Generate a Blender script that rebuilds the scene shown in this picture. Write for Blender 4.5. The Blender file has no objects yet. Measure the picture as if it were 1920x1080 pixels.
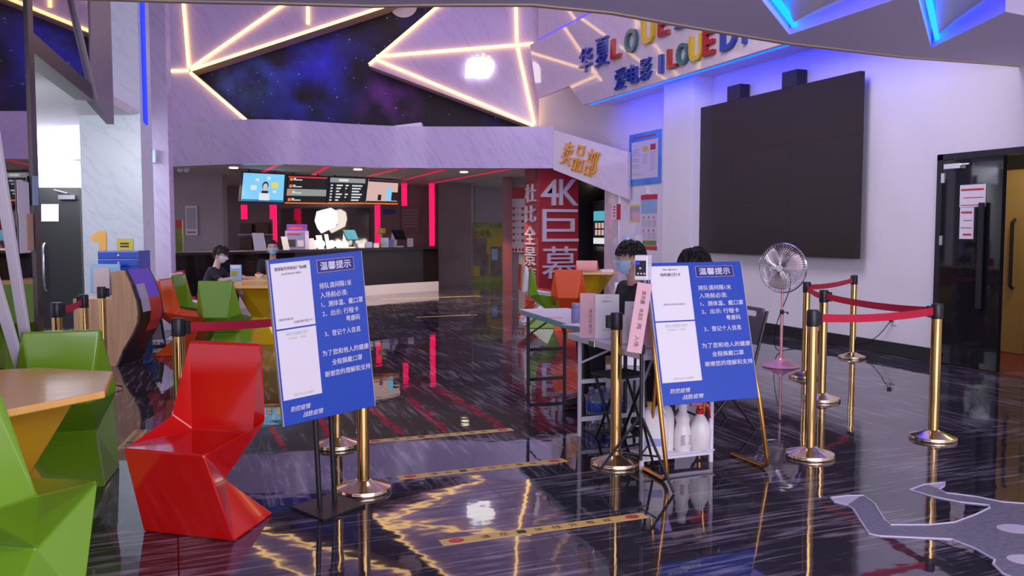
import bpy, bmesh, math, random
from mathutils import Vector, Matrix
random.seed(7)
SC = bpy.context.scene
COL = SC.collection
PI = math.pi
YAW0 = math.radians(21.37)

# ------------------------------------------------------------ camera
CAM_H = 1.40
FPX = 1635.0
PITCH = math.atan(107 / FPX)
YAW = math.radians(21.37)
cd = bpy.data.cameras.new('camera')
cd.sensor_width = 36.0
cd.lens = 36.0 * FPX / 1920.0
cd.clip_end = 100
cam = bpy.data.objects.new('camera', cd)
cam.location = (0, 0, CAM_H)
cam.rotation_euler = (PI / 2 - PITCH, 0, -YAW)
COL.objects.link(cam)
SC.camera = cam

# ------------------------------------------------------------ world, big lights, exposure
SC.view_settings.view_transform = 'Standard'
SC.view_settings.look = 'None'
SC.view_settings.gamma = 1.0
SC.view_settings.use_curve_mapping = False
SC.view_settings.exposure = 0.0
SC.cycles.use_denoising = True
SC.cycles.max_bounces = 7
SC.cycles.sample_clamp_indirect = 6.0
wd = bpy.data.worlds.new('world')
SC.world = wd
wd.use_nodes = True
bg = wd.node_tree.nodes['Background']
bg.inputs[0].default_value = (0.80, 0.72, 1.0, 1)      # daylight of the entrance behind the camera
bg.inputs[1].default_value = 1.0


def area(name, loc, target, sx, sy, power, color):
    l = bpy.data.lights.new(name, 'AREA')
    l.shape = 'RECTANGLE'
    l.size, l.size_y = sx, sy
    l.energy = power
    l.color = color
    o = bpy.data.objects.new(name, l)
    o.location = loc
    o.rotation_euler = (Vector(target) - Vector(loc)).to_track_quat('-Z', 'Y').to_euler()
    COL.objects.link(o)
    return o


area('back_wall_fill_light', (4.2, 12.6, 7.35), (5.2, 20.0, 2.6), 8.0, 0.9, 125, (0.60, 0.42, 1.0))  # added purple fill for the feature wall and fascia, no known fixture
area('lobby_fill_light', (1.6, 0.4, 2.93), (1.9, 2.6, 0.0), 4.5, 2.2, 190, (0.97, 0.90, 1.0))  # invented overhead fill for the chairs and boards near the camera
area('right_wall_fill_light', (3.4, 6.9, 5.6), (7.5, 9.6, 1.6), 2.0, 2.5, 150, (0.92, 0.80, 1.0))  # extra lamp put in only to light the right wall
area('rear_fill_light', (2.0, -4.6, 1.3), (3.0, 6.0, 3.4), 8.0, 2.3, 300, (0.86, 0.78, 1.0))  # added fill behind the camera, lifts the near ceiling and the fronts
area('corridor_light', (-1.75, 13.2, 2.5), (-0.9, 14.0, 0.8), 1.2, 1.0, 75, (0.86, 0.95, 1.0))
area('corridor_front_light', (-2.3, 9.6, 2.45), (-0.6, 12.0, 1.2), 0.8, 0.8, 34, (0.86, 0.95, 1.0))
area('passage_fill_light', (8.3, 6.4, 2.55), (8.6, 6.8, 0.5), 0.5, 0.5, 14, (1.0, 0.86, 0.62))  # made-up warm lamp so the golden doors do not go dark

# ------------------------------------------------------------ measured frames
CY, SY = math.cos(YAW), math.sin(YAW)
UX = Vector((CY, -SY, 0))                # across the hall
DX = Vector((SY, CY, 0))                 # into the hall


def W(u, d, z=0.0):
    """hall frame (the back of the lobby is turned 21 degrees from the right wall) to world"""
    return Vector((u * CY + d * SY, -u * SY + d * CY, z))


def _ray(px, py):
    x, y = (px - 960) / FPX, -(py - 540) / FPX
    fw = Vector((SY * math.cos(PITCH), CY * math.cos(PITCH), -math.sin(PITCH)))
    rt = Vector((CY, -SY, 0))
    return fw + rt * x + rt.cross(fw) * y


C0 = Vector((0, 0, CAM_H))


def onz(px, py, z=0.0):
    r = _ray(px, py)
    return C0 + r * ((z - CAM_H) / r.z)


def onx(px, py, X):
    r = _ray(px, py)
    return C0 + r * (X / r.x)


def ond(px, py, d):
    r = _ray(px, py)
    return C0 + r * (d / (r.x * SY + r.y * CY))


def onu(px, py, u):
    r = _ray(px, py)
    return C0 + r * (u / (r.x * CY - r.y * SY))


# ------------------------------------------------------------ mesh builder
class MB:
    def __init__(s):
        s.v, s.f, s.m, s.cur, s.M = [], [], [], 0, Matrix.Identity(4)

    def add(s, vs, fs, mi=None):
        n = len(s.v)
        s.v += [s.M @ Vector(v) for v in vs]
        s.f += [tuple(i + n for i in f) for f in fs]
        s.m += [s.cur if mi is None else mi] * len(fs)
        return s

    def box(s, x0, x1, y0, y1, z0, z1, mi=None):
        vs = [(x, y, z) for z in (z0, z1) for y in (y0, y1) for x in (x0, x1)]
        return s.add(vs, [(0, 2, 3, 1), (4, 5, 7, 6), (0, 1, 5, 4), (2, 6, 7, 3), (0, 4, 6, 2), (1, 3, 7, 5)], mi)

    def cbox(s, c, sx, sy, sz, mi=None):
        return s.box(c[0] - sx / 2, c[0] + sx / 2, c[1] - sy / 2, c[1] + sy / 2, c[2] - sz / 2, c[2] + sz / 2, mi)

    def slab(s, pts, ext, mi=None):
        """polygon extruded by a vector"""
        e = Vector(ext)
        a = [Vector(p) for p in pts]
        n = len(a)
        fs = [tuple(range(n))[::-1], tuple(range(n, 2 * n))]
        fs += [(i, (i + 1) % n, n + (i + 1) % n, n + i) for i in range(n)]
        return s.add(a + [p + e for p in a], fs, mi)

    def prism(s, pts, z0, z1, mi=None):
        return s.slab([(p[0], p[1], z0) for p in pts], (0, 0, z1 - z0), mi)

    def quad(s, a, b, c, d, mi=None):
        return s.add([a, b, c, d], [(0, 1, 2, 3)], mi)

    def poly(s, pts, mi=None):
        return s.add(pts, [tuple(range(len(pts)))], mi)

    def tube(s, pts, r, n=10, closed=False, mi=None, flat=1.0):
        P = [Vector(p) for p in pts]
        N = len(P)
        R = r if isinstance(r, (list, tuple)) else [r] * N
        vs, fs = [], []
        prev = None
        for i in range(N):
            if closed:
                t = P[(i + 1) % N] - P[i - 1]
            else:
                t = P[min(i + 1, N - 1)] - P[max(i - 1, 0)]
            t.normalize()
            if prev is None:
                a = Vector((0, 0, 1)) if abs(t.z) < 0.9 else Vector((1, 0, 0))
                prev = (a - t * a.dot(t)).normalized()
            else:
                prev = (prev - t * prev.dot(t)).normalized()
            b = t.cross(prev)
            for k in range(n):
                q = 2 * PI * k / n
                vs.append(P[i] + prev * (R[i] * math.cos(q)) + b * (R[i] * math.sin(q) * flat))
        M = N if closed else N - 1
        for i in range(M):
            j = (i + 1) % N
            for k in range(n):
                l = (k + 1) % n
                fs.append((i * n + k, j * n + k, j * n + l, i * n + l))
        if not closed:
            fs.append(tuple(range(n)))
            fs.append(tuple(range((N - 1) * n, N * n))[::-1])
        return s.add(vs, fs, mi)

    def lathe(s, prof, n=24, c=(0, 0, 0), mi=None):
        vs, fs = [], []
        for r, z in prof:
            for k in range(n):
                q = 2 * PI * k / n
                vs.append((c[0] + r * math.cos(q), c[1] + r * math.sin(q), c[2] + z))
        for i in range(len(prof) - 1):
            for k in range(n):
                l = (k + 1) % n
                fs.append((i * n + k, i * n + l, (i + 1) * n + l, (i + 1) * n + k))
        fs.append(tuple(range(n))[::-1])
        fs.append(tuple(range((len(prof) - 1) * n, len(prof) * n)))
        return s.add(vs, fs, mi)

    def ball(s, c, rx, ry, rz, n=16, m=10, fn=None, mi=None):
        vs, fs = [], []
        c = Vector(c)
        for j in range(m + 1):
            t = PI * j / m
            for k in range(n):
                q = 2 * PI * k / n
                p = Vector((math.sin(t) * math.cos(q), math.sin(t) * math.sin(q), math.cos(t)))
                o = Vector((p.x * rx, p.y * ry, p.z * rz))
                vs.append(c + (fn(p, o) if fn else o))
        for j in range(m):
            for k in range(n):
                l = (k + 1) % n
                fs.append((j * n + k, (j + 1) * n + k, (j + 1) * n + l, j * n + l))
        return s.add(vs, fs, mi)

    def text(s, body, o, xd, ud, size, width=None, depth=0.0, bold=0.0, align='L', mi=None, off=0.0015, shear=0.0):
        """lettering on the plane through o spanned by xd (reading direction) and ud (up); size = em height"""
        if bold and not body.isascii() and depth == 0:
            # heavier strokes: the same flat print laid down again a hair to the side
            for i_, (dx_, dy_) in enumerate(((bold, 0), (0, bold), (bold, bold))):
                k_ = size
                s.text(body, Vector(o) + Vector(xd).normalized() * dx_ * k_ + Vector(ud).normalized() * dy_ * k_, xd, ud, size, width, 0.0, 0.0, align, mi, off + .0004 * (i_ + 1), shear)
        vs, fs, (x0, x1, y0, y1) = glyphs(body, bold if body.isascii() else 0.0, shear)
        xd, ud = Vector(xd).normalized(), Vector(ud).normalized()
        n = xd.cross(ud)
        sx = size if width is None else width / max(x1 - x0, 1e-6)
        ox = {'L': -x0, 'C': -(x0 + x1) / 2, 'R': -x1}[align]
        a = [Vector(o) + xd * ((x + ox) * sx) + ud * (y * size) + n * (off + depth) for x, y in vs]
        s.add(a, fs, mi)
        if depth > 0:
            edges = {}
            for f in fs:
                for i in range(len(f)):
                    e = (f[i], f[(i + 1) % len(f)])
                    edges[e] = 1
            vv, ff = [], []
            for (i, j) in edges:
                if (j, i) not in edges:
                    k = len(vv)
                    vv += [a[i], a[j], a[j] - n * depth, a[i] - n * depth]
                    ff.append((k + 3, k + 2, k + 1, k))
            s.add(vv, ff, mi)
        return s

    def fit(s, body, o, xd, ud, w, h, depth=0.0, bold=0.0, mi=None, off=0.0015, shear=0.0):
        """lettering stretched into a w x h box whose lower left corner is o"""
        vs, fs, (x0, x1, y0, y1) = glyphs(body, bold if body.isascii() else 0.0, shear)
        t = MB()
        xd, ud = Vector(xd).normalized(), Vector(ud).normalized()
        k = h / max(y1 - y0, 1e-6)
        oo = Vector(o) - ud * (y0 * k)
        t.text(body, oo, xd, ud, k, w, depth, bold, 'L', 0, off, shear)
        return s.add(t.v, t.f, mi)

    def build(s, name, mats, parent=None, smooth=False, bevel=0.0, seg=2, origin=None, loc=None, rotz=0.0, weld=False):
        """origin: builder verts are world coordinates, object's origin is put there"""
        me = bpy.data.meshes.new(name)
        v = s.v
        o = bpy.data.objects.new(name, me)
        if origin is not None:
            og = Vector(origin)
            v = [p - og for p in v]
            o.location = og
        if parent is not None:
            o.parent = parent
            if parent.get('_wl'):
                inv = (Matrix.Translation(parent.location) @ Matrix.Rotation(parent.rotation_euler.z, 4, 'Z')).inverted()
                v = [inv @ p for p in v]
        if loc is not None:
            o.location = loc
        o.rotation_euler.z = rotz
        me.from_pydata([tuple(p) for p in v], [], s.f)
        for m in (mats if isinstance(mats, (list, tuple)) else [mats]):
            me.materials.append(m)
        for p, i in zip(me.polygons, s.m):
            p.material_index = i
            p.use_smooth = smooth
        bm = bmesh.new()
        bm.from_mesh(me)
        if weld:
            bmesh.ops.remove_doubles(bm, verts=bm.verts, dist=1e-4)
        bmesh.ops.recalc_face_normals(bm, faces=bm.faces) if not getattr(s, 'keepn', False) else None
        bm.to_mesh(me)
        bm.free()
        COL.objects.link(o)
        if smooth:
            try:
                me.set_sharp_from_angle(angle=math.radians(42))
            except Exception:
                pass
        if bevel:
            b = o.modifiers.new('bevel', 'BEVEL')
            b.width = bevel
            b.segments = seg
            b.limit_method = 'ANGLE'
            b.angle_limit = math.radians(25)
        return o


_G = {}


def glyphs(body, bold=0.0, shear=0.0):
    k = (body, bold, shear)
    if k in _G:
        return _G[k]
    c = bpy.data.curves.new('lettering', 'FONT')
    c.body = body
    c.size = 1.0
    c.offset = bold
    c.shear = shear
    c.resolution_u = 3
    o = bpy.data.objects.new('lettering', c)
    COL.objects.link(o)
    dg = bpy.context.evaluated_depsgraph_get()
    dg.update()
    me = bpy.data.meshes.new_from_object(o.evaluated_get(dg))
    vs = [(v.co.x, v.co.y) for v in me.vertices]
    fs = []
    for p in me.polygons:
        f = tuple(p.vertices)
        fs.append(f if p.normal.z > 0 else f[::-1])
    bpy.data.objects.remove(o)
    bpy.data.curves.remove(c)
    bpy.data.meshes.remove(me)
    xs = [v[0] for v in vs] or [0, 1]
    ys = [v[1] for v in vs] or [0, 1]
    _G[k] = (vs, fs, (min(xs), max(xs), min(ys), max(ys)))
    return _G[k]


def tag(o, label, cat, group=None, kind=None):
    o['label'] = label
    o['category'] = cat
    if group:
        o['group'] = group
    if kind:
        o['kind'] = kind
    return o


def thing(name, label, cat, loc=(0, 0, 0), rotz=0.0, group=None, wl=False):
    """Empty at the base of a thing; wl: its parts are given in world coordinates"""
    o = bpy.data.objects.new(name, None)
    o.empty_display_size = 0.1
    COL.objects.link(o)
    o.location = loc
    o.rotation_euler = (0, 0, rotz)
    if wl:
        o['_wl'] = 1
        WLS.append(o)
    return tag(o, label, cat, group)


WLS = []


def struct(o):
    o['kind'] = 'structure'
    return o


def dup(root, loc, rotz, label, group=None):
    r = root.copy()
    COL.objects.link(r)
    r.location = loc
    r.rotation_euler = (0, 0, rotz)
    r['label'] = label
    if group:
        r['group'] = group
    for ch in list(root.children):
        c = ch.copy()
        COL.objects.link(c)
        c.parent = r
        for g in ch.children:
            q = g.copy()
            COL.objects.link(q)
            q.parent = c
    return r


# ------------------------------------------------------------ materials
def mat(name, col, rough=0.5, metal=0.0, emit=None, estr=1.0, ior=1.5, coat=0.0, trans=0.0, alpha=1.0):
    m = bpy.data.materials.new(name)
    m.use_nodes = True
    b = m.node_tree.nodes['Principled BSDF']
    b.inputs['Base Color'].default_value = (*col, 1)
    b.inputs['Roughness'].default_value = rough
    b.inputs['Metallic'].default_value = metal
    b.inputs['IOR'].default_value = ior
    b.inputs['Coat Weight'].default_value = coat
    b.inputs['Coat Roughness'].default_value = 0.05
    b.inputs['Transmission Weight'].default_value = trans
    b.inputs['Alpha'].default_value = alpha
    if emit:
        b.inputs['Emission Color'].default_value = (*emit, 1)
        b.inputs['Emission Strength'].default_value = estr
    return m


def nodes(m):
    return m.node_tree.nodes, m.node_tree.links, m.node_tree.nodes['Principled BSDF']


def noise_mat(name, c1, c2, scale, rough=0.5, stretch=(1, 1, 1), lo=0.35, hi=0.65, rot=(0, 0, 0), bump=0.0, detail=4, **k):
    m = mat(name, c1, rough, **k)
    N, L, b = nodes(m)
    tc = N.new('ShaderNodeTexCoord')
    mp = N.new('ShaderNodeMapping')
    mp.inputs['Scale'].default_value = stretch
    mp.inputs['Rotation'].default_value = rot
    nz = N.new('ShaderNodeTexNoise')
    nz.inputs['Scale'].default_value = scale
    nz.inputs['Detail'].default_value = detail
    cr = N.new('ShaderNodeValToRGB')
    cr.color_ramp.elements[0].position = lo
    cr.color_ramp.elements[1].position = hi
    cr.color_ramp.elements[0].color = (*c1, 1)
    cr.color_ramp.elements[1].color = (*c2, 1)
    L.new(tc.outputs['Object'], mp.inputs[0])
    L.new(mp.outputs[0], nz.inputs['Vector'])
    L.new(nz.outputs['Fac'], cr.inputs[0])
    L.new(cr.outputs[0], b.inputs['Base Color'])
    if bump:
        bp = N.new('ShaderNodeBump')
        bp.inputs['Strength'].default_value = bump
        L.new(nz.outputs['Fac'], bp.inputs['Height'])
        L.new(bp.outputs[0], b.inputs['Normal'])
    return m


def marble_mat(name, base, vein, rough, tile=(0.8, 0.8), rotz=0.0, seam=(0.62, 0.6, 0.7)):
    """pale polished marble tile: thin diagonal veins, tile seams"""
    m = mat(name, base, rough, ior=1.5)
    N, L, b = nodes(m)
    tc = N.new('ShaderNodeTexCoord')
    r1 = N.new('ShaderNodeMapping')
    r1.inputs['Rotation'].default_value = (0, -0.95, 0)
    r0 = N.new('ShaderNodeMapping')
    r0.inputs['Rotation'].default_value = (0, 0, YAW0 + rotz)
    mp = N.new('ShaderNodeMapping')
    mp.inputs['Scale'].default_value = (0.55, 1.0, 5.0)
    nz = N.new('ShaderNodeTexNoise')
    nz.inputs['Scale'].default_value = 1.6
    nz.inputs['Detail'].default_value = 7
    nz.inputs['Distortion'].default_value = 0.4
    cr = N.new('ShaderNodeValToRGB')
    e = cr.color_ramp.elements
    e[0].position, e[0].color = 0.46, (*base, 1)
    e[1].position, e[1].color = 0.52, (*base, 1)
    x = e.new(0.49)
    x.color = (*vein, 1)
    L.new(tc.outputs['Object'], r0.inputs[0])
    L.new(r0.outputs[0], r1.inputs[0])
    L.new(r1.outputs[0], mp.inputs[0])
    L.new(mp.outputs[0], nz.inputs['Vector'])
    L.new(nz.outputs['Fac'], cr.inputs[0])
    L.new(cr.outputs[0], b.inputs['Base Color'])
    return m


def emi(name, col, s):
    return mat(name, (0.02, 0.02, 0.02), 0.5, emit=col, estr=s)


M = {}
M['white_wall'] = noise_mat('white_wall', (0.80, 0.78, 0.80), (0.84, 0.82, 0.84), 1.3, 0.55)
M['grey_wall'] = noise_mat('grey_wall', (0.40, 0.34, 0.36), (0.44, 0.37, 0.39), 2.0, 0.6)
M['brown_wall'] = noise_mat('brown_wall', (0.17, 0.125, 0.125), (0.21, 0.15, 0.15), 2.0, 0.5)
M['dark_red'] = mat('dark_red', (0.24, 0.05, 0.06), 0.35)
M['marble'] = marble_mat('marble', (0.57, 0.48, 0.66), (0.48, 0.41, 0.58), 0.22)
M['marble_pale'] = marble_mat('marble_pale', (0.70, 0.74, 0.80), (0.62, 0.66, 0.73), 0.3, rotz=1.0)
M['marble_gloss'] = marble_mat('marble_gloss', (0.74, 0.66, 0.71), (0.68, 0.60, 0.66), 0.04)
M['marble_gloss'].node_tree.nodes['Principled BSDF'].inputs['IOR'].default_value = 1.85
M['marble_grey'] = marble_mat('marble_grey', (0.27, 0.24, 0.30), (0.24, 0.21, 0.27), 0.4)
M['pole_grey'] = mat('pole_grey', (0.50, 0.47, 0.52), 0.35, metal=0.3)
M['counter_gloss'] = mat('counter_gloss', (0.016, 0.012, 0.013), 0.04, ior=1.28)
M['beige'] = mat('beige', (0.55, 0.42, 0.30), 0.5)
M['ceiling_grey'] = mat('ceiling_grey', (0.76, 0.69, 0.90), 0.6)
M['ceiling_dark'] = mat('ceiling_dark', (0.62, 0.60, 0.58), 0.6)
M['skirting'] = mat('skirting', (0.02, 0.02, 0.022), 0.25)
M['black_gloss'] = mat('black_gloss', (0.012, 0.011, 0.014), 0.03, ior=1.45)
M['black_mirror'] = mat('black_mirror', (0.42, 0.38, 0.40), 0.025, metal=1.0)
M['black_satin'] = mat('black_satin', (0.014, 0.013, 0.015), 0.38)
M['black_matte'] = mat('black_matte', (0.012, 0.012, 0.013), 0.6)
M['dark_steel'] = mat('dark_steel', (0.055, 0.05, 0.05), 0.35, metal=0.6)
M['chrome'] = mat('chrome', (0.75, 0.74, 0.76), 0.15, metal=1.0)
M['gold'] = mat('gold', (0.72, 0.47, 0.17), 0.12, metal=1.0)
M['gold_pale'] = mat('gold_pale', (0.82, 0.66, 0.42), 0.15, metal=1.0)
M['bronze'] = mat('bronze', (0.62, 0.30, 0.06), 0.25, metal=0.9)
M['rose'] = mat('rose', (0.74, 0.36, 0.36), 0.28, metal=0.55)
M['belt'] = noise_mat('belt', (0.58, 0.010, 0.045), (0.66, 0.015, 0.055), 60, 0.6)
M['red'] = mat('red_plastic', (0.62, 0.008, 0.008), 0.14, coat=0.4)
M['green'] = mat('green_plastic', (0.17, 0.35, 0.015), 0.18, coat=0.3)
M['orange'] = mat('orange_plastic', (0.72, 0.09, 0.012), 0.2, coat=0.3)
M['white_plastic'] = mat('white_plastic', (0.82, 0.80, 0.83), 0.25)
M['yellow'] = mat('yellow_plastic', (0.66, 0.40, 0.01), 0.2, coat=0.3)
M['table_top'] = noise_mat('table_top', (0.86, 0.46, 0.10), (0.92, 0.54, 0.16), 6, 0.3, stretch=(0.4, 6, 1), coat=0.1)
M['paper'] = mat('paper', (0.82, 0.79, 0.83), 0.6)
M['paper_grey'] = mat('paper_grey', (0.45, 0.43, 0.47), 0.6)
M['pink_paper'] = mat('pink_paper', (0.78, 0.46, 0.50), 0.6)
M['ink'] = mat('ink', (0.05, 0.045, 0.05), 0.6)
M['ink_red'] = mat('ink_red', (0.55, 0.05, 0.05), 0.6)
M['ink_grey'] = mat('ink_grey', (0.38, 0.36, 0.40), 0.6)
M['ink_green'] = mat('ink_green', (0.40, 0.55, 0.36), 0.6)
M['ink_blue'] = mat('ink_blue', (0.03, 0.05, 0.25), 0.6)
M['sign_blue'] = mat('sign_blue', (0.020, 0.075, 0.47), 0.16, coat=0.2)
M['sign_navy'] = mat('sign_navy', (0.02, 0.025, 0.22), 0.3)
M['sign_white'] = mat('sign_white', (0.72, 0.72, 0.80), 0.4)
M['sign_rim'] = mat('sign_rim', (0.45, 0.28, 0.30), 0.4)
M['wood'] = noise_mat('wood', (0.52, 0.30, 0.16), (0.62, 0.38, 0.22), 5, 0.4, stretch=(6, 6, 0.35))
M['cyan_edge'] = mat('cyan_edge', (0.22, 0.52, 0.56), 0.4)
M['rose_pale'] = mat('rose_pale', (0.66, 0.55, 0.56), 0.35)
M['table_white'] = mat('table_white', (0.74, 0.72, 0.80), 0.3)
M['lavender'] = mat('lavender', (0.33, 0.32, 0.62), 0.3)
M['skin'] = mat('skin', (0.55, 0.30, 0.22), 0.5)
M['skin_pale'] = mat('skin_pale', (0.62, 0.40, 0.34), 0.5)
M['hair'] = noise_mat('hair', (0.006, 0.005, 0.006), (0.016, 0.013, 0.014), 60, 0.6, stretch=(1, 1, 0.2), bump=0.4)
M['shirt_black'] = noise_mat('shirt_black', (0.010, 0.010, 0.012), (0.016, 0.015, 0.018), 30, 0.85)
M['shirt_navy'] = noise_mat('shirt_navy', (0.012, 0.012, 0.022), (0.02, 0.02, 0.032), 30, 0.85)
M['trousers'] = mat('trousers', (0.02, 0.02, 0.03), 0.8)
M['mask_blue'] = mat('mask_blue', (0.40, 0.60, 0.78), 0.7)
M['mask_white'] = mat('mask_white', (0.75, 0.76, 0.78), 0.7)
M['shoe'] = mat('shoe', (0.03, 0.03, 0.03), 0.6)
M['led_warm'] = emi('led_warm', (1.0, 0.60, 0.22), 3.6)
M['led_red'] = emi('led_red', (1.0, 0.004, 0.10), 1.35)
M['led_red_dim'] = emi('led_red_dim', (1.0, 0.03, 0.10), 0.55)
M['led_blue'] = emi('led_blue', (0.005, 0.035, 1.0), 1.3)
M['led_blue2'] = emi('led_blue2', (0.0, 0.016, 1.0), 16.0)
M['led_cove'] = emi('led_cove', (0.0, 0.014, 1.0), 22.0)
M['led_soft'] = emi('led_soft', (0.10, 0.07, 1.0), 1.2)
M['led_cyan'] = emi('led_cyan', (0.0, 0.10, 1.0), 7.0)
M['lamp'] = emi('lamp', (1.0, 0.80, 0.55), 7.0)
M['glow_white'] = emi('glow_white', (1.0, 0.93, 0.95), 3.0)
M['glow_pink'] = emi('glow_pink', (1.0, 0.25, 0.6), 2.0)
M['glow_cyan'] = emi('glow_cyan', (0.2, 0.8, 1.0), 2.0)
M['glow_yellow'] = emi('glow_yellow', (1.0, 0.7, 0.2), 2.0)
M['scr_blue'] = emi('scr_blue', (0.22, 0.62, 0.95), 1.0)
M['scr_dark'] = emi('scr_dark', (0.02, 0.02, 0.025), 0.5)
M['scr_white'] = emi('scr_white', (0.8, 0.85, 0.9), 0.9)
M['scr_grey'] = emi('scr_grey', (0.35, 0.38, 0.38), 0.8)
M['scr_orange'] = emi('scr_orange', (1.0, 0.22, 0.03), 0.9)
M['scr_red'] = emi('scr_red', (0.8, 0.05, 0.05), 0.8)
M['scr_pink'] = emi('scr_pink', (0.85, 0.55, 0.50), 0.8)
M['scr_yellow'] = emi('scr_yellow', (0.85, 0.75, 0.15), 0.9)
M['scr_skin'] = emi('scr_skin', (0.85, 0.55, 0.45), 0.9)
M['scr_teal'] = emi('scr_teal', (0.10, 0.45, 0.55), 0.9)
M['tape'] = mat('tape', (0.72, 0.48, 0.13), 0.45)
M['sticker'] = noise_mat('sticker', (0.13, 0.13, 0.17), (0.20, 0.19, 0.25), 40, 0.4)
M['sticker_white'] = mat('sticker_white', (0.55, 0.50, 0.62), 0.4)
M['bottle_white'] = mat('bottle_white', (0.80, 0.76, 0.74), 0.35)
M['clear'] = mat('clear_plastic', (0.72, 0.78, 0.92), 0.1, trans=0.85, ior=1.3)
M['wall_red'] = mat('wall_red', (0.42, 0.025, 0.035), 0.4)
M['letter'] = mat('letter_white', (0.72, 0.64, 0.72), 0.3)
M['letter_gold'] = mat('letter_gold', (0.85, 0.42, 0.05), 0.25)
M['letter_blue'] = mat('letter_blue', (0.03, 0.07, 0.42), 0.12)
M['letter_red'] = mat('letter_red', (0.42, 0.015, 0.02), 0.12)
M['letter_teal'] = mat('letter_teal', (0.05, 0.17, 0.19), 0.12)
M['letter_yellow'] = mat('letter_yellow', (0.72, 0.50, 0.03), 0.12)
M['poster_blue'] = noise_mat('poster_blue', (0.05, 0.20, 0.62), (0.12, 0.36, 0.78), 2, 0.3)
M['poster_pale'] = mat('poster_pale', (0.70, 0.66, 0.74), 0.4)
M['poster_sky'] = mat('poster_sky', (0.30, 0.50, 0.72), 0.4)
M['yellow_card'] = mat('yellow_card', (0.75, 0.60, 0.08), 0.4)
M['red_card'] = mat('red_card', (0.55, 0.02, 0.05), 0.4)
M['poster_yellow'] = noise_mat('poster_yellow', (0.62, 0.36, 0.02), (0.25, 0.33, 0.03), 1.6, 0.4)
M['poster_green'] = noise_mat('poster_green', (0.12, 0.20, 0.02), (0.28, 0.30, 0.05), 4, 0.4)
M['poster_brown'] = noise_mat('poster_brown', (0.14, 0.12, 0.12), (0.28, 0.20, 0.14), 5, 0.5)
M['door_gold'] = mat('door_gold', (0.42, 0.27, 0.09), 0.35)
M['carpet_red'] = noise_mat('carpet_red', (0.16, 0.03, 0.012), (0.24, 0.05, 0.02), 30, 0.8)
M['grey_plastic'] = mat('grey_plastic', (0.15, 0.145, 0.19), 0.45)
M['shelf_dark'] = mat('shelf_dark', (0.10, 0.05, 0.04), 0.5)
M['kick_white'] = mat('kick_white', (0.62, 0.56, 0.62), 0.2)


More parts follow.
